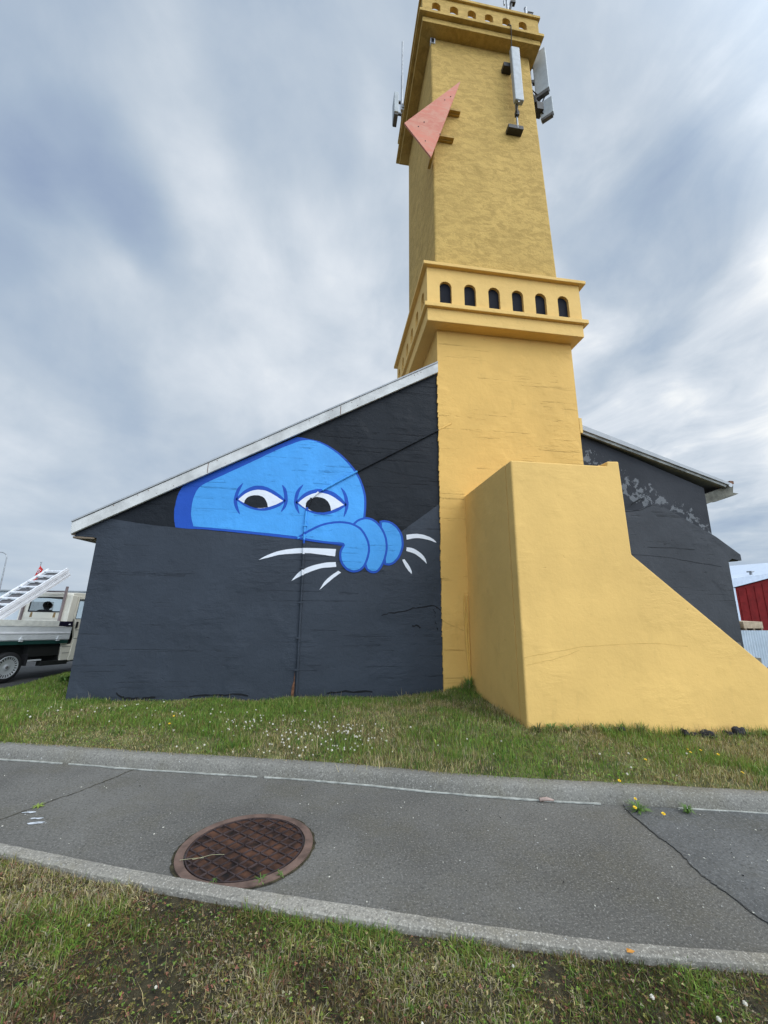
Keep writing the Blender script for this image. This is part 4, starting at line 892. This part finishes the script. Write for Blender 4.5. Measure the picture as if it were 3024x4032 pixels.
weed('broadleaf_plant', (-.17, 5.20, .13), .09, .04, 12, M['leaf_pale'], 'broad pale leaves lying flat in the grass before the mural wall', w=.045)
dk = weed('dock_plant', (-4.18, 7.30, .10), .10, .14, 90, M['leaf'], 'bushy green dock plant with yellow tops beside the left corner of the hall', w=.03, flat=.3)
mb = MB()
for k in range(50):
    a = random.uniform(0, 6.28); r = .05*math.sqrt(random.random()); c = Vector((r*math.cos(a), r*math.sin(a), random.uniform(.10, .17))); s_ = .012
    mb.add([c+Vector((random.uniform(-s_, s_), random.uniform(-s_, s_), random.uniform(-s_, s_))) for _ in range(3)], [(0, 1, 2)])
mb.build('flower_head', M['leaf_pale'], dk)
for i in range(9):
    x = (2.32, 2.50, 2.68, 2.95, 3.12, 3.30, 3.55, 4.95, 5.15)[i]
    lb = ('against the front corner of the yellow wall', 'right of the yellow wall corner', 'left of the brownish bushy weed', 'brownish and bushy at the foot of the yellow wall', 'just left of the first dark stone', 'right of the lone dark stone', 'between the lone stone and the stone cluster', 'right of the largest dark stone', 'farthest right along the yellow wall')[i]
    weed('wall_weed', (x, 4.36+random.uniform(-.03, .02), float(bz(x, 4.36))-.005), .09+.05*random.random(), .07+.06*random.random(), 60, M['leaf'] if i % 3 else M['turf'], 'leafy weed '+lb, w=.010, flat=.3)
M['basalt'] = simple('dark_basalt', (.022, .021, .022), .9, var=.45, scale=18, bmp=.006)
def rock(loc, r, label, seed):
    rs = random.Random(seed); mb = MB(); n, m_ = 14, 9; v = []
    for j in range(m_+1):
        for i in range(n):
            th, ph = 2*math.pi*i/n, math.pi*j/m_; d = Vector((math.sin(ph)*math.cos(th), math.sin(ph)*math.sin(th), math.cos(ph)))
            k = 1+.26*math.sin(3.1*d.x+seed)+.22*math.sin(4.3*d.y+2*seed)+.18*math.sin(5.1*d.z+seed*3)
            if j not in (0, m_): k += rs.uniform(-.09, .09)
            v.append(Vector((d.x*r[0], d.y*r[1], d.z*r[2]))*k)
    mb.add(v, [(j*n+i, (j+1)*n+i, (j+1)*n+(i+1) % n, j*n+(i+1) % n) for j in range(m_) for i in range(n)])
    o = mb.build('stone', M['basalt']); o.location = loc; tag(o, label, 'stone', 'dark stones at the foot of the yellow wall')
for x, dx, r, lb in ((3.30, 0, (.05, .04, .045), 'dark stone lying alone among weeds at the foot of the yellow wall'), (4.09, 0, (.045, .04, .055), 'upright dark stone at the left end of the stone cluster'), (4.20, 0, (.035, .035, .040), 'smallest dark stone, second in the stone cluster'),
                  (4.35, 0, (.085, .05, .045), 'long low dark stone with a mossy top in the cluster'), (4.66, 0, (.055, .045, .045), 'rounded dark stone leaning on the largest one'), (4.80, 0, (.065, .05, .075), 'largest dark stone standing at the right by the yellow wall')):
    rock((x, 4.33, float(bz(x, 4.33))+r[2]*.55), r, lb, int(x*10))
st = MB().tube([(1.66, 3.165, .016), (1.72, 3.16, .020), (1.765, 3.142, .015)], [.013, .014, .006], 7)
M['stickwood'] = simple('weathered_pinkish_wood', (.34, .25, .21), .85, var=.3, scale=30)
tag(st.build('wood_stick', M['stickwood'], org=(1.7, 3.16, .01)), 'short weathered wooden stick lying in the gutter at the kerb foot', 'stick')
M['orange_leaf'] = simple('orange_leaf', (.55, .24, .04), .8)
mb = MB().add([(0, 0, .002), (.022, .008, .006), (.040, .0, .002), (.020, -.010, .004), (.012, .018, .003)], [(0, 1, 4), (0, 3, 2, 1)])
o = mb.build('fallen_leaf', M['orange_leaf']); o.location = (1.345, 1.885, .016); tag(o, 'small orange leaf lying on the pale near kerb', 'leaf')
for (x, y, a, lb) in ((.40, 1.735, 1.2, 'white petal in the foreground lawn at bottom centre, upper one of a pair'), (.402, 1.705, 2.2, 'white petal in the foreground lawn at bottom centre, lower one of a pair')):
    mb = MB().add([(-.011, 0, 0), (-.004, .004, .003), (.007, .004, .003), (.012, 0, 0), (.006, -.004, .002), (-.005, -.004, .002)], [(0, 5, 4, 3, 2, 1)])
    o = mb.build('petal', M['petal_white']); o.location = (x, y, float(lz(x, y))+.03); o.rotation_euler = (.3, .2, a); tag(o, lb, 'petal')
LBL = ['farthest left', 'left of centre', 'at the right, between two others', 'lowest of the three at the right', 'farthest right', 'just below the pale kerb right of centre']
for i, (px, py) in enumerate(((-1.05, 2.35), (-.62, 2.02), (1.30, 1.70), (1.50, 1.62), (1.66, 1.66), (.83, 1.90))):
    o = cproto.copy(); col.objects.link(o); o.location = (px, py, float(lz(px, py))+.02); o.scale = (.55,)*3 if i < 2 or i == 5 else (.8,)*3
    o['label'] = 'tiny white flower head in the foreground lawn, '+LBL[i]; o['group'] = 'white flower heads in the foreground lawn'; o['category'] = 'flower'
mb = MB()
for k in range(170):                       # grit and fallen petals on the path
    x = random.uniform(-3.0, 4.2) if k > 40 else random.gauss(2.6, .5); a, b_ = float(ip(NK, x)), float(fk(x)); y = random.uniform(a+.02, b_-.02)
    if (x-MC[0])**2+(y-MC[1])**2 < .19: continue
    s_ = random.uniform(.002, .0055); an_ = random.uniform(0, 3.14); c, q = math.cos(an_)*s_, math.sin(an_)*s_
    mb.prism([(x+c, y+q), (x-q*.6, y+c*.6), (x-c, y-q), (x+q*.6, y-c*.6)], .009, .009+s_*.7, 'xy', mi=0 if random.random() < .7 else 1)
tag(mb.build('grit', [M['petal_white'], M['crack_dark']]), 'scattered pale grit and dark crumbs on the asphalt path', 'grit', kind='stuff')
M['chalk'] = simple('white_paint_splash', (.50, .52, .54), .8, var=.4, scale=40)
for (x, y, r, lb) in ((-2.02, 3.42, .030, 'upper'), (-1.93, 3.33, .026, 'middle'), (-1.90, 3.27, .034, 'lower')):
    p = [(x+r*(1+.5*random.uniform(-1, 1))*math.cos(a)*1.5, y+r*.35*(1+.6*random.uniform(-1, 1))*math.sin(a)) for a in np.linspace(0, 6.1, 15)]
    MB().prism(p, .0035, .0048, 'xy').build('paint_splash', M['chalk'])['kind'] = 'structure'

# ------------------------------------------------------------------ right background
M['redwall'] = simple('dark_red_cladding', (.155, .012, .012), .8, var=.2, scale=4, spec=.12)
M['bluewhite'] = simple('pale_blue_white_cladding', (.55, .62, .72), .6, var=.06)
M['corr'] = simple('pale_blue_corrugated_sheet', (.50, .57, .62), .45, var=.08, scale=3)
rb = thing('red_building', 'dark red clad building with pale roof and white corner trim beyond the right wall', 'building', (17, 14, -.2))
mb = MB().prism([(16.40, -.3), (24, -.3), (24, 2.9), (21.5, 3.28), (16.41, 2.10)], 14.0, 24.0)
mb.build('wall', M['redwall'], rb)
MB().prism([(16.30, 2.50), (16.30, 2.14), (21.5, 3.33), (26, 2.3), (26, 2.9), (21.5, 3.50), (18.3, 2.77)], 13.9, 24.2).build('roof', M['bluewhite'], rb)
for i in range(18): MB().box(16.62+i*.4, 16.65+i*.4, 13.985, 13.999, -.3, 2.05+.4*i*.22).build('cladding_joint', M['redwall'], rb)
MB().box(16.36, 16.46, 13.95, 13.995, -.3, 2.13).build('corner_trim', M['bluewhite'], rb)
MB().tube([(17.9, 14.4, 2.6), (17.9, 14.4, 2.86)], .05).box(17.82, 17.98, 14.3, 14.5, 2.82, 2.88).build('roof_vent', M['galv'], rb)
fc = thing('corrugated_fence', 'pale blue corrugated metal fence running right behind the yellow stair wall', 'fence', (12, 10, -.2))
mb = MB(); v = []; n = 420
for i in range(n):
    x = 10.4+i*.022; d = .02*math.sin(i*.022/.085*2*math.pi); v += [(x, 10+d, -.3), (x, 10+d, .755)]
mb.add(v, [(2*i, 2*i+2, 2*i+3, 2*i+1) for i in range(n-1)], 0, True); mb.build('sheet', M['corr'], fc)
MB().box(10.4, 19.6, 10.03, 10.08, .55, .62).box(10.4, 19.6, 10.03, 10.08, .0, .07).build('rail', M['wood_old'], fc)
M['crate'] = simple('pale_plywood', (.42, .33, .22), .8, var=.2, scale=9)
ct = thing('wooden_crate', 'pale plywood crate on skids showing above the corrugated fence', 'crate', (13.4, 11, .6))
MB().box(13.04, 13.75, 11.0, 11.6, .74, .945).build('box', M['crate'], ct, bevel=.006)
for x in (13.07, 13.37, 13.66): MB().box(x, x+.06, 11.0, 11.6, .68, .74).build('skid', M['wood_old'], ct)
tag(MB().box(12.6, 13.02, 11.1, 11.5, .0, .86).build('timber_stack', M['crate'], org=(12.8, 11.3, 0)), 'brownish timber block beside the plywood crate, behind the fence', 'timber')
tag(MB().box(12.9, 13.8, 10.95, 11.65, -.25, .676).box(12.95, 13.75, 10.99, 11.6, .6765, .679).build('pallet_stand', M['wood_old'], org=(13.3, 11.3, -.2)), 'wooden stand under the plywood crate behind the fence', 'stand')

# ------------------------------------------------------------------ left background
M['bldg'] = simple('white_shed_wall', (.50, .55, .58), .7, var=.06, scale=1)
M['bldg_roof'] = simple('shed_roof_edge', (.27, .29, .30), .6)
wb = thing('white_shed', 'long low white industrial shed far behind the pickup truck', 'building', (-20, 25, -.3))
MB().box(-34, -13.5, 25, 33, -.6, 1.66).build('wall', M['bldg'], wb)
MB().prism([(-34.1, 1.662), (-13.4, 1.662), (-13.4, 1.74), (-34.1, 1.74)], 24.9, 33.1).build('roof', M['bldg_roof'], wb)
for x in (-24.5, -21.0, -17.2): MB().box(x, x+1.6, 24.95, 24.995, -.3, 1.1).build('door', M['bldg_roof'], wb)
lp = thing('street_lamp', 'slender grey street lamp with curved arm at the far left edge', 'street lamp', (-18.5, 25, -.3))
MB().tube([(-18.50, 25, -.4), (-18.52, 25, 1.8), (-18.53, 25, 3.55), (-18.60, 25, 3.74), (-18.78, 25, 3.84), (-19.2, 25, 3.88)], [.045, .035, .028, .026, .025, .025], 8).build('pole', M['galv'], lp)
MB().box(-19.7, -19.15, 24.92, 25.08, 3.82, 3.92).build('lamp_head', M['galv'], lp, bevel=.02)
fl = thing('flag', 'red flag with a white emblem on a pole rising behind the ladder', 'flag', (-16.68, 25, -.3))
MB().tube([(-16.69, 25, -.4), (-16.69, 25, 3.30)], .02, 8).lathe([(0, -.05), (.05, 0), (0, .05)], (-16.69, 25, 3.33), (0, 0, 1), 10).build('pole', M['galv'], fl)
M['flagred'] = simple('red_flag_cloth', (.62, .045, .04), .8)
mb = MB(); nx, ny = 10, 14; top = [(-16.68, 3.15), (-16.50, 2.90)]; v = []
for j in range(ny+1):
    u = j/ny
    L0 = (-16.68-.30*u**1.2, 3.15-.95*u); L1 = (-16.49-.26*u-.03*math.sin(5*u), 2.93-.68*u)
    for i in range(nx+1):
        s_ = i/nx; v.append((L0[0]*(1-s_)+L1[0]*s_, 24.98-.05*math.sin(3*s_+4*u), L0[1]*(1-s_)+L1[1]*s_))
mb.add(v, [(j*(nx+1)+i, (j+1)*(nx+1)+i, (j+1)*(nx+1)+i+1, j*(nx+1)+i+1) for j in range(ny) for i in range(nx)], 0, True)
cl_ = mb.build('cloth', M['flagred'], fl)
mb = MB()
cx_, cz_ = -16.66, 2.80
for k, (a0, a1, rr) in enumerate(((20, 200, .10), (220, 330, .10), (60, 160, .055))):
    pts = [(cx_+rr*math.cos(R(a)), 24.90, cz_+rr*math.sin(R(a))) for a in np.linspace(a0, a1, 8)]; mb.tube(pts, .012, 5)
mb.tube([(cx_-.06, 24.90, cz_-.04), (cx_, 24.90, cz_+.03), (cx_+.05, 24.90, cz_-.05)], .012, 5)
mb.build('emblem', M['white'], cl_)

# ------------------------------------------------------------------ pickup truck (local: x forward, y away from the camera side, z up)
U = Vector((math.cos(TH)*math.cos(PH), math.sin(TH)*math.cos(PH), -math.sin(PH))); SD = Vector((math.sin(TH), -math.cos(TH), 0)); TU = SD.cross(U)
if TU.z < 0: TU = -TU
TM = Matrix((U, -SD, TU)).transposed().to_4x4(); TM.translation = W0
truck = thing('pickup_truck', 'cream flatbed pickup truck with silver drop sides and rust stains, parked left of the hall', 'pickup truck')
truck.matrix_world = TM
M['cream'] = simple('cream_car_paint', (.76, .72, .61), .35, var=.05, scale=3, spec=.5)
M['alu'] = simple('silver_aluminium', (.62, .64, .64), .4, metal=.1, var=.08, scale=5)
M['green_frame'] = simple('dark_green_frame', (.010, .045, .038), .5)
M['chassis'] = simple('chassis_black', (.008, .009, .008), .8)
M['trim'] = simple('wheel_trim_silver', (.48, .50, .50), .4, metal=.4, var=.05)
M['white_lad'] = simple('pale_aluminium_ladder', (.82, .82, .84), .5, metal=.0, var=.06)
M['gap_plate'] = simple('dark_ladder_gap', (.16, .155, .16), .7, metal=.2)
mt, t, b = new_mat('car_glass'); b.inputs['Base Color'].default_value = (.75, .8, .8, 1); b.inputs['Transmission Weight'].default_value = 1.0; b.inputs['Roughness'].default_value = .02; b.inputs['IOR'].default_value = 1.05; M['glass'] = mt
# cab
mb = MB(); XR, XF = .86, 3.05; YN, YFAR = .05, 1.24
mb.box(XR, XR+.03, YN+.05, YFAR-.05, .64, 1.215); mb.box(XR+.005, XR+.03, YN+.02, .25, 1.215, 1.52); mb.box(XR+.005, XR+.03, 1.03, YFAR-.02, 1.215, 1.52); mb.box(XR+.004, XR+.03, YN+.02, YFAR-.02, 1.52, 1.565)
mb.build('rear_panel', M['cream'], truck, bevel=.006)
MB().prism([(XR+.0, 1.56), (XR+.02, 1.60), (XR+.12, 1.625), (XR+.9, 1.63), (2.2, 1.60), (2.45, 1.54), (2.42, 1.52), (XR+.01, 1.535)], YN+.01, YFAR-.01, 'xz').build('roof', M['cream'], truck, bevel=.02, seg=3)
mb = MB(); mb.box(XR-.005, 1.0, YN, YN+.05, .60, 1.56); mb.build('quarter_panel', M['cream'], truck, bevel=.015, seg=3)
MB().prism([(.93, .27), (1.09, .27), (1.10, .60), (.865, .60), (.90, .45)], YN+.005, YN+.05).build('rear_sill', M['cream'], truck, bevel=.006)
for z0, s1, s2 in ((.55, .90, 1.09), (.43, .93, 1.08)): MB().box(s1, s2, YN+.0015, YN+.0045, z0, z0+.008).build('sill_crease', M['ant_dark'], truck)
MB().box(.93, 1.12, YN+.0, YN+.05, .255, .285).build('jacking_sill', M['steel_dark'], truck)
door = MB().prism([(1.095, .285), (1.95, .285), (1.95, 1.09), (1.04, 1.09), (1.12, .72), (1.105, .44)], YN-.002, YN+.05).build('door', M['cream'], truck, bevel=.006)
for z0, z1 in ((.872, .882), (.704, .714)): MB().prism([(1.10, z0), (1.93, z0), (1.93, z1), (1.10, z1)], YN-.005, YN-.0025).build('door_crease', M['ant_dark'], door)
MB().box(1.005, 1.035, YN-.003, YN+.05, 1.09, 1.55).box(1.05, 2.0, YN-.003, YN+.05, 1.50, 1.545).box(1.93, 1.98, YN-.003, YN+.05, 1.09, 1.50).build('window_frame', M['cream'], door)
MB().box(1.075, 1.115, YN-.028, YN-.003, .915, 1.04).build('handle', M['rubber'], door, bevel=.008)
MB().box(1.036, 1.05, YN+.0, YN+.045, 1.095, 1.50).box(1.05, 1.93, YN+.0, YN+.045, 1.091, 1.105).build('window_seal', M['rubber'], door)
MB().box(1.05, 1.93, YN+.02, YN+.024, 1.105, 1.50).build('window_glass', M['glass'], door)
MB().box(XR+.05, 3.0, YN+.06, YFAR-.06, .26, .64).build('cab_floor', M['chassis'], truck)
MB().box(.86, 3.0, YFAR-.05, YFAR, .28, 1.10).box(.86, .98, YFAR-.05, YFAR, 1.10, 1.54).box(1.9, 1.97, YFAR-.05, YFAR, 1.10, 1.54).build('far_side', M['cream'], truck)
MB().prism([(1.95, .285), (2.02, .285), (2.05, .50), (2.25, .60), (2.45, .60), (2.66, .50), (2.70, .30), (3.05, .32), (3.08, .82), (2.62, 1.05), (1.95, 1.09)], YN, YN+.06).box(3.02, 3.08, YN+.06, YFAR-.05, .32, .84).prism([(2.62, 1.04), (3.08, .82), (3.06, .78), (2.6, 1.0)], YN+.05, YFAR-.05).build('front_wing', M['cream'], truck)
MB().prism([(2.60, 1.04), (2.64, 1.06), (2.40, 1.56), (2.34, 1.56)], YN, YN+.05).prism([(2.60, 1.04), (2.64, 1.06), (2.40, 1.56), (2.34, 1.56)], YFAR-.05, YFAR).build('windscreen_pillar', M['cream'], truck)
# rear window
mb = MB(); F = .022
mb.box(XR-.006, XR+.006, .25, .25+F, 1.215, 1.52); mb.box(XR-.006, XR+.006, 1.03-F, 1.03, 1.215, 1.52); mb.box(XR-.006, XR+.006, .25+F, 1.03-F, 1.215, 1.215+F); mb.box(XR-.006, XR+.006, .25+F, 1.03-F, 1.52-F, 1.52)
rwin = mb.build('rear_window', M['rubber'], truck, bevel=.004)
MB().box(XR+.008, XR+.012, .25, 1.03, 1.215, 1.52).build('pane', M['glass'], rwin)
MB().box(XR-.012, XR-.001, .22, 1.06, 1.095, 1.108).build('pressed_ridge', M['cream'], truck)
for y in (.38, .93): MB().prism([(y-.03, 1.11), (y+.03, 1.11), (y+.02, 1.21), (y-.025, 1.21)], XR-.003, XR-.001, 'yz').build('rust_streak', simple('rust_streak', (.30, .20, .09), .8, var=.3, scale=20), truck)
MB().box(1.12, 1.25, .20, .60, .64, 1.10).box(1.12, 1.25, .78, 1.12, .64, 1.10).box(1.4, 1.8, .25, 1.05, .64, .75).build('seat', M['chassis'], truck, bevel=.03)
# flatbed
MB().box(-2.2, .95, .02, 1.35, .685, .705).build('bed_floor', M['alu'], truck)
bs = MB().box(-2.2, .965, .0, .022, .70, .938).build('side_board', M['alu'], truck, bevel=.003)
MB().box(-2.2, .660, -.012, .026, .942, 1.046).build('top_rail', simple('cream_grey_rail', (.66, .66, .60), .5), truck, bevel=.004)
MB().box(-2.2, .955, -.010, .0, .812, .834).build('highlight_rib', M['white_lad'], bs)  # raised rib, its highlight put in as a paler colour than the board
MB().box(.660, .955, -.014, .026, .946, 1.042).build('latch_box', simple('purple_black_latch', (.010, .008, .022), .4), truck, bevel=.004)
MB().box(.86, .90, -.020, -.0145, .975, .995).build('latch_plate', M['white_lad'], truck)
MB().box(-2.2, .955, 1.33, 1.352, .70, 1.046).build('side_board', M['alu'], truck)
MB().box(-2.2, -2.18, .03, 1.33, .70, 1.046).build('tail_board', M['alu'], truck)
MB().box(-2.2, .96, .012, 1.34, .622, .684).build('bed_frame', M['green_frame'], truck)
for x in (-1.4, -.69, .017, .722):
    MB().box(x-.035, x+.035, -.022, .0, .70, .722).box(x-.02, x+.02, -.018, .0, .722, .765).box(x-.03, x+.03, -.012, .012, .672, .70).build('hinge', M['alu'], truck)
MB().box(-2.1, .86, .16, 1.15, .34, .62).box(.25, .86, .06, 1.2, .40, .615).build('chassis', M['chassis'], truck)
MB().box(.255, .53, .04, .10, .325, .345).build('fuel_tank_strap', M['alu'], truck)
MB().box(.53, 1.06, .02, .14, .225, .30).build('step_box', M['chassis'], truck)
MB().box(.225, .25, .02, .25, .25, .45).build('mudflap', M['rubber'], truck)
def wheel(x, y):
    ty = MB().lathe([(.175, -.085), (.235, -.09), (.248, -.07), (.251, 0), (.248, .07), (.235, .09), (.175, .085)], (x, y+.09, .25), (0, -1, 0), 44).build('wheel', M['rubber'], truck)
    MB().lathe([(0, .085), (.035, .088), (.045, .078), (.07, .074), (.12, .082), (.128, .084), (.172, .084), (.178, .096), (.185, .088), (.18, .05)], (x, y+.09, .25), (0, -1, 0), 44).build('wheel_trim', M['trim'], ty)
    for k in range(24):
        a = 2*math.pi*(k+.5)/24; c, s_ = math.cos(a), math.sin(a); r = .148
        MB().obox((x+c*r, y+.09-.0855, .25+s_*r), Vector((c, 0, s_))*.020, Vector((-s_, 0, c))*.0062, Vector((0, .0018, 0))).build('trim_slot', M['chassis'], ty)
    MB().lathe([(0, .089), (.02, .0905), (.026, .087)], (x, y+.09, .25), (0, -1, 0), 16).build('centre_cap', M['ant_dark'], ty)
wheel(-.07, .02); wheel(2.35, .06)
# headboard posts
M['post'] = simple('mauve_grey_post', (.25, .20, .20), .6)
rk = MB().box(.815, .85, .19, .225, 1.04, 1.735).build('rack_post', M['post'], truck)
MB().box(.815, .85, 1.12, 1.155, 1.04, 1.66).build('rack_post', M['post'], truck)
MB().box(.818, .846, .225, 1.12, 1.615, 1.64).build('rack_bar', M['post'], truck)
tag(MB().tube([(.10, .62, .71), (.12, .64, 1.10), (.13, .72, 1.20), (.16, .80, 1.16), (.2, .86, .9)], .008, 6).build('cable_loop', M['rubber'], truck), None)
# ladder resting in the bed and on the bar
lad = thing('ladder', 'white aluminium extension ladder of two stacked sections leaning up over the pickup bed', 'ladder'); lad.matrix_world = TM
A0, A1 = Vector((-1.35, .15, .20)), Vector((.727, .15, 2.03))
A0 = A1-(Vector((.727+.331, 0, 2.03-1.113))).normalized()*2.35
d = (A1-A0).normalized(); nn = Vector((-d.z, 0, d.x))       # along, and normal in the vertical plane
LN = (A1-A0).length; WID = .47
for lev, sh, nm in ((.050, 0.0, 'upper'), (-.050, -.05, 'lower')):
    for yy_ in (.15, .15+WID):
        c = (A0+A1)/2+nn*lev-d*(-sh)*0; c = Vector((c.x, yy_, c.z))
        MB().obox(c, d*(LN/2+sh*.3), Vector((0, .014, 0)), nn*(.042 if yy_ < .3 else .020)).obox(c+Vector((0, -.016, 0)), d*(LN/2+sh*.3), Vector((0, .002, 0)), nn*.010).build('rail', M['white_lad'], lad)
nr = 13
for k in range(nr):
    p = A0+d*(LN*(k+.6)/nr)
    for lev in (.055, -.045):
        c = p+nn*lev; c = Vector((c.x, .15+WID/2, c.z))
        o = MB().obox(c, Vector((.03, 0, 0)), Vector((0, WID/2-.015, 0)), Vector((0, 0, .012))).build('rung', M['white_lad'], lad)
    c = p+nn*.005-d*.05; c = Vector((c.x, .15+WID/2, c.z))
    MB().obox(c, d*.055, Vector((0, WID/2-.02, 0)), nn*.008).build('gap_plate', M['gap_plate'], lad)  # dark plate in the ladder plane, filling the space between rungs
# driver
def skin_person():
    P = {'pelvis': (1.52, .38, .82), 'waist': (1.48, .38, .95), 'chest': (1.45, .38, 1.10), 'neck': (1.46, .38, 1.19), 'headb': (1.475, .38, 1.245), 'headm': (1.485, .38, 1.30), 'headt': (1.48, .38, 1.355),
         'shl': (1.45, .24, 1.14), 'ell': (1.62, .20, .98), 'hal': (1.84, .24, 1.02), 'shr': (1.45, .52, 1.14), 'elr': (1.62, .56, .98), 'har': (1.84, .50, 1.02), 'knl': (1.88, .30, .84), 'ftl': (1.95, .30, .66), 'knr': (1.88, .46, .84), 'ftr': (1.95, .46, .66)}
    E_ = [('pelvis', 'waist'), ('waist', 'chest'), ('chest', 'neck'), ('neck', 'headb'), ('headb', 'headm'), ('headm', 'headt'), ('chest', 'shl'), ('shl', 'ell'), ('ell', 'hal'), ('chest', 'shr'), ('shr', 'elr'), ('elr', 'har'), ('pelvis', 'knl'), ('knl', 'ftl'), ('pelvis', 'knr'), ('knr', 'ftr')]
    rad = {'pelvis': .11, 'waist': .10, 'chest': .11, 'neck': .045, 'headb': .062, 'headm': .082, 'headt': .055, 'shl': .06, 'ell': .042, 'hal': .03, 'shr': .06, 'elr': .042, 'har': .03, 'knl': .06, 'ftl': .04, 'knr': .06, 'ftr': .04}
    ks = list(P); me = bpy.data.meshes.new('person'); me.from_pydata([P[k] for k in ks], [(ks.index(a), ks.index(b)) for a, b in E_], [])
    o = bpy.data.objects.new('person', me); col.objects.link(o); o.modifiers.new('skin', 'SKIN'); sv = me.skin_vertices[0].data
    for i, k in enumerate(ks): sv[i].radius = (rad[k], rad[k]); sv[i].use_root = (k == 'pelvis')
    s2 = o.modifiers.new('sub', 'SUBSURF'); s2.levels = 2; s2.render_levels = 2; me.materials.append(simple('dark_grey_jacket', (.05, .05, .055), .9)); return o
per = skin_person(); PMX = TM @ Matrix.Translation((-.30, .57, .075)); per.matrix_world = PMX; tag(per, 'person in a dark grey jacket sitting in the pickup cab, seen through its rear window', 'person')
mb = MB().lathe([(0, .075), (.042, .066), (.070, .035), (.077, .0), (.066, -.045), (.04, -.075), (.0, -.08)], (1.465, .38, 1.300), (-.25, 0, 1), 18); mb.build('hair', simple('dark_hair', (.018, .014, .012), .8), per)
M['skin'] = simple('skin', (.42, .25, .18), .6)
MB().lathe([(0, .0), (.012, -.02), (.02, -.035)], (1.572, .38, 1.295), (1, 0, .25), 8).lathe([(0, .06), (.04, .05), (.06, .0), (.045, -.04), (0, -.05)], (1.515, .38, 1.285), (.3, 0, -1), 14).build('face', M['skin'], per)
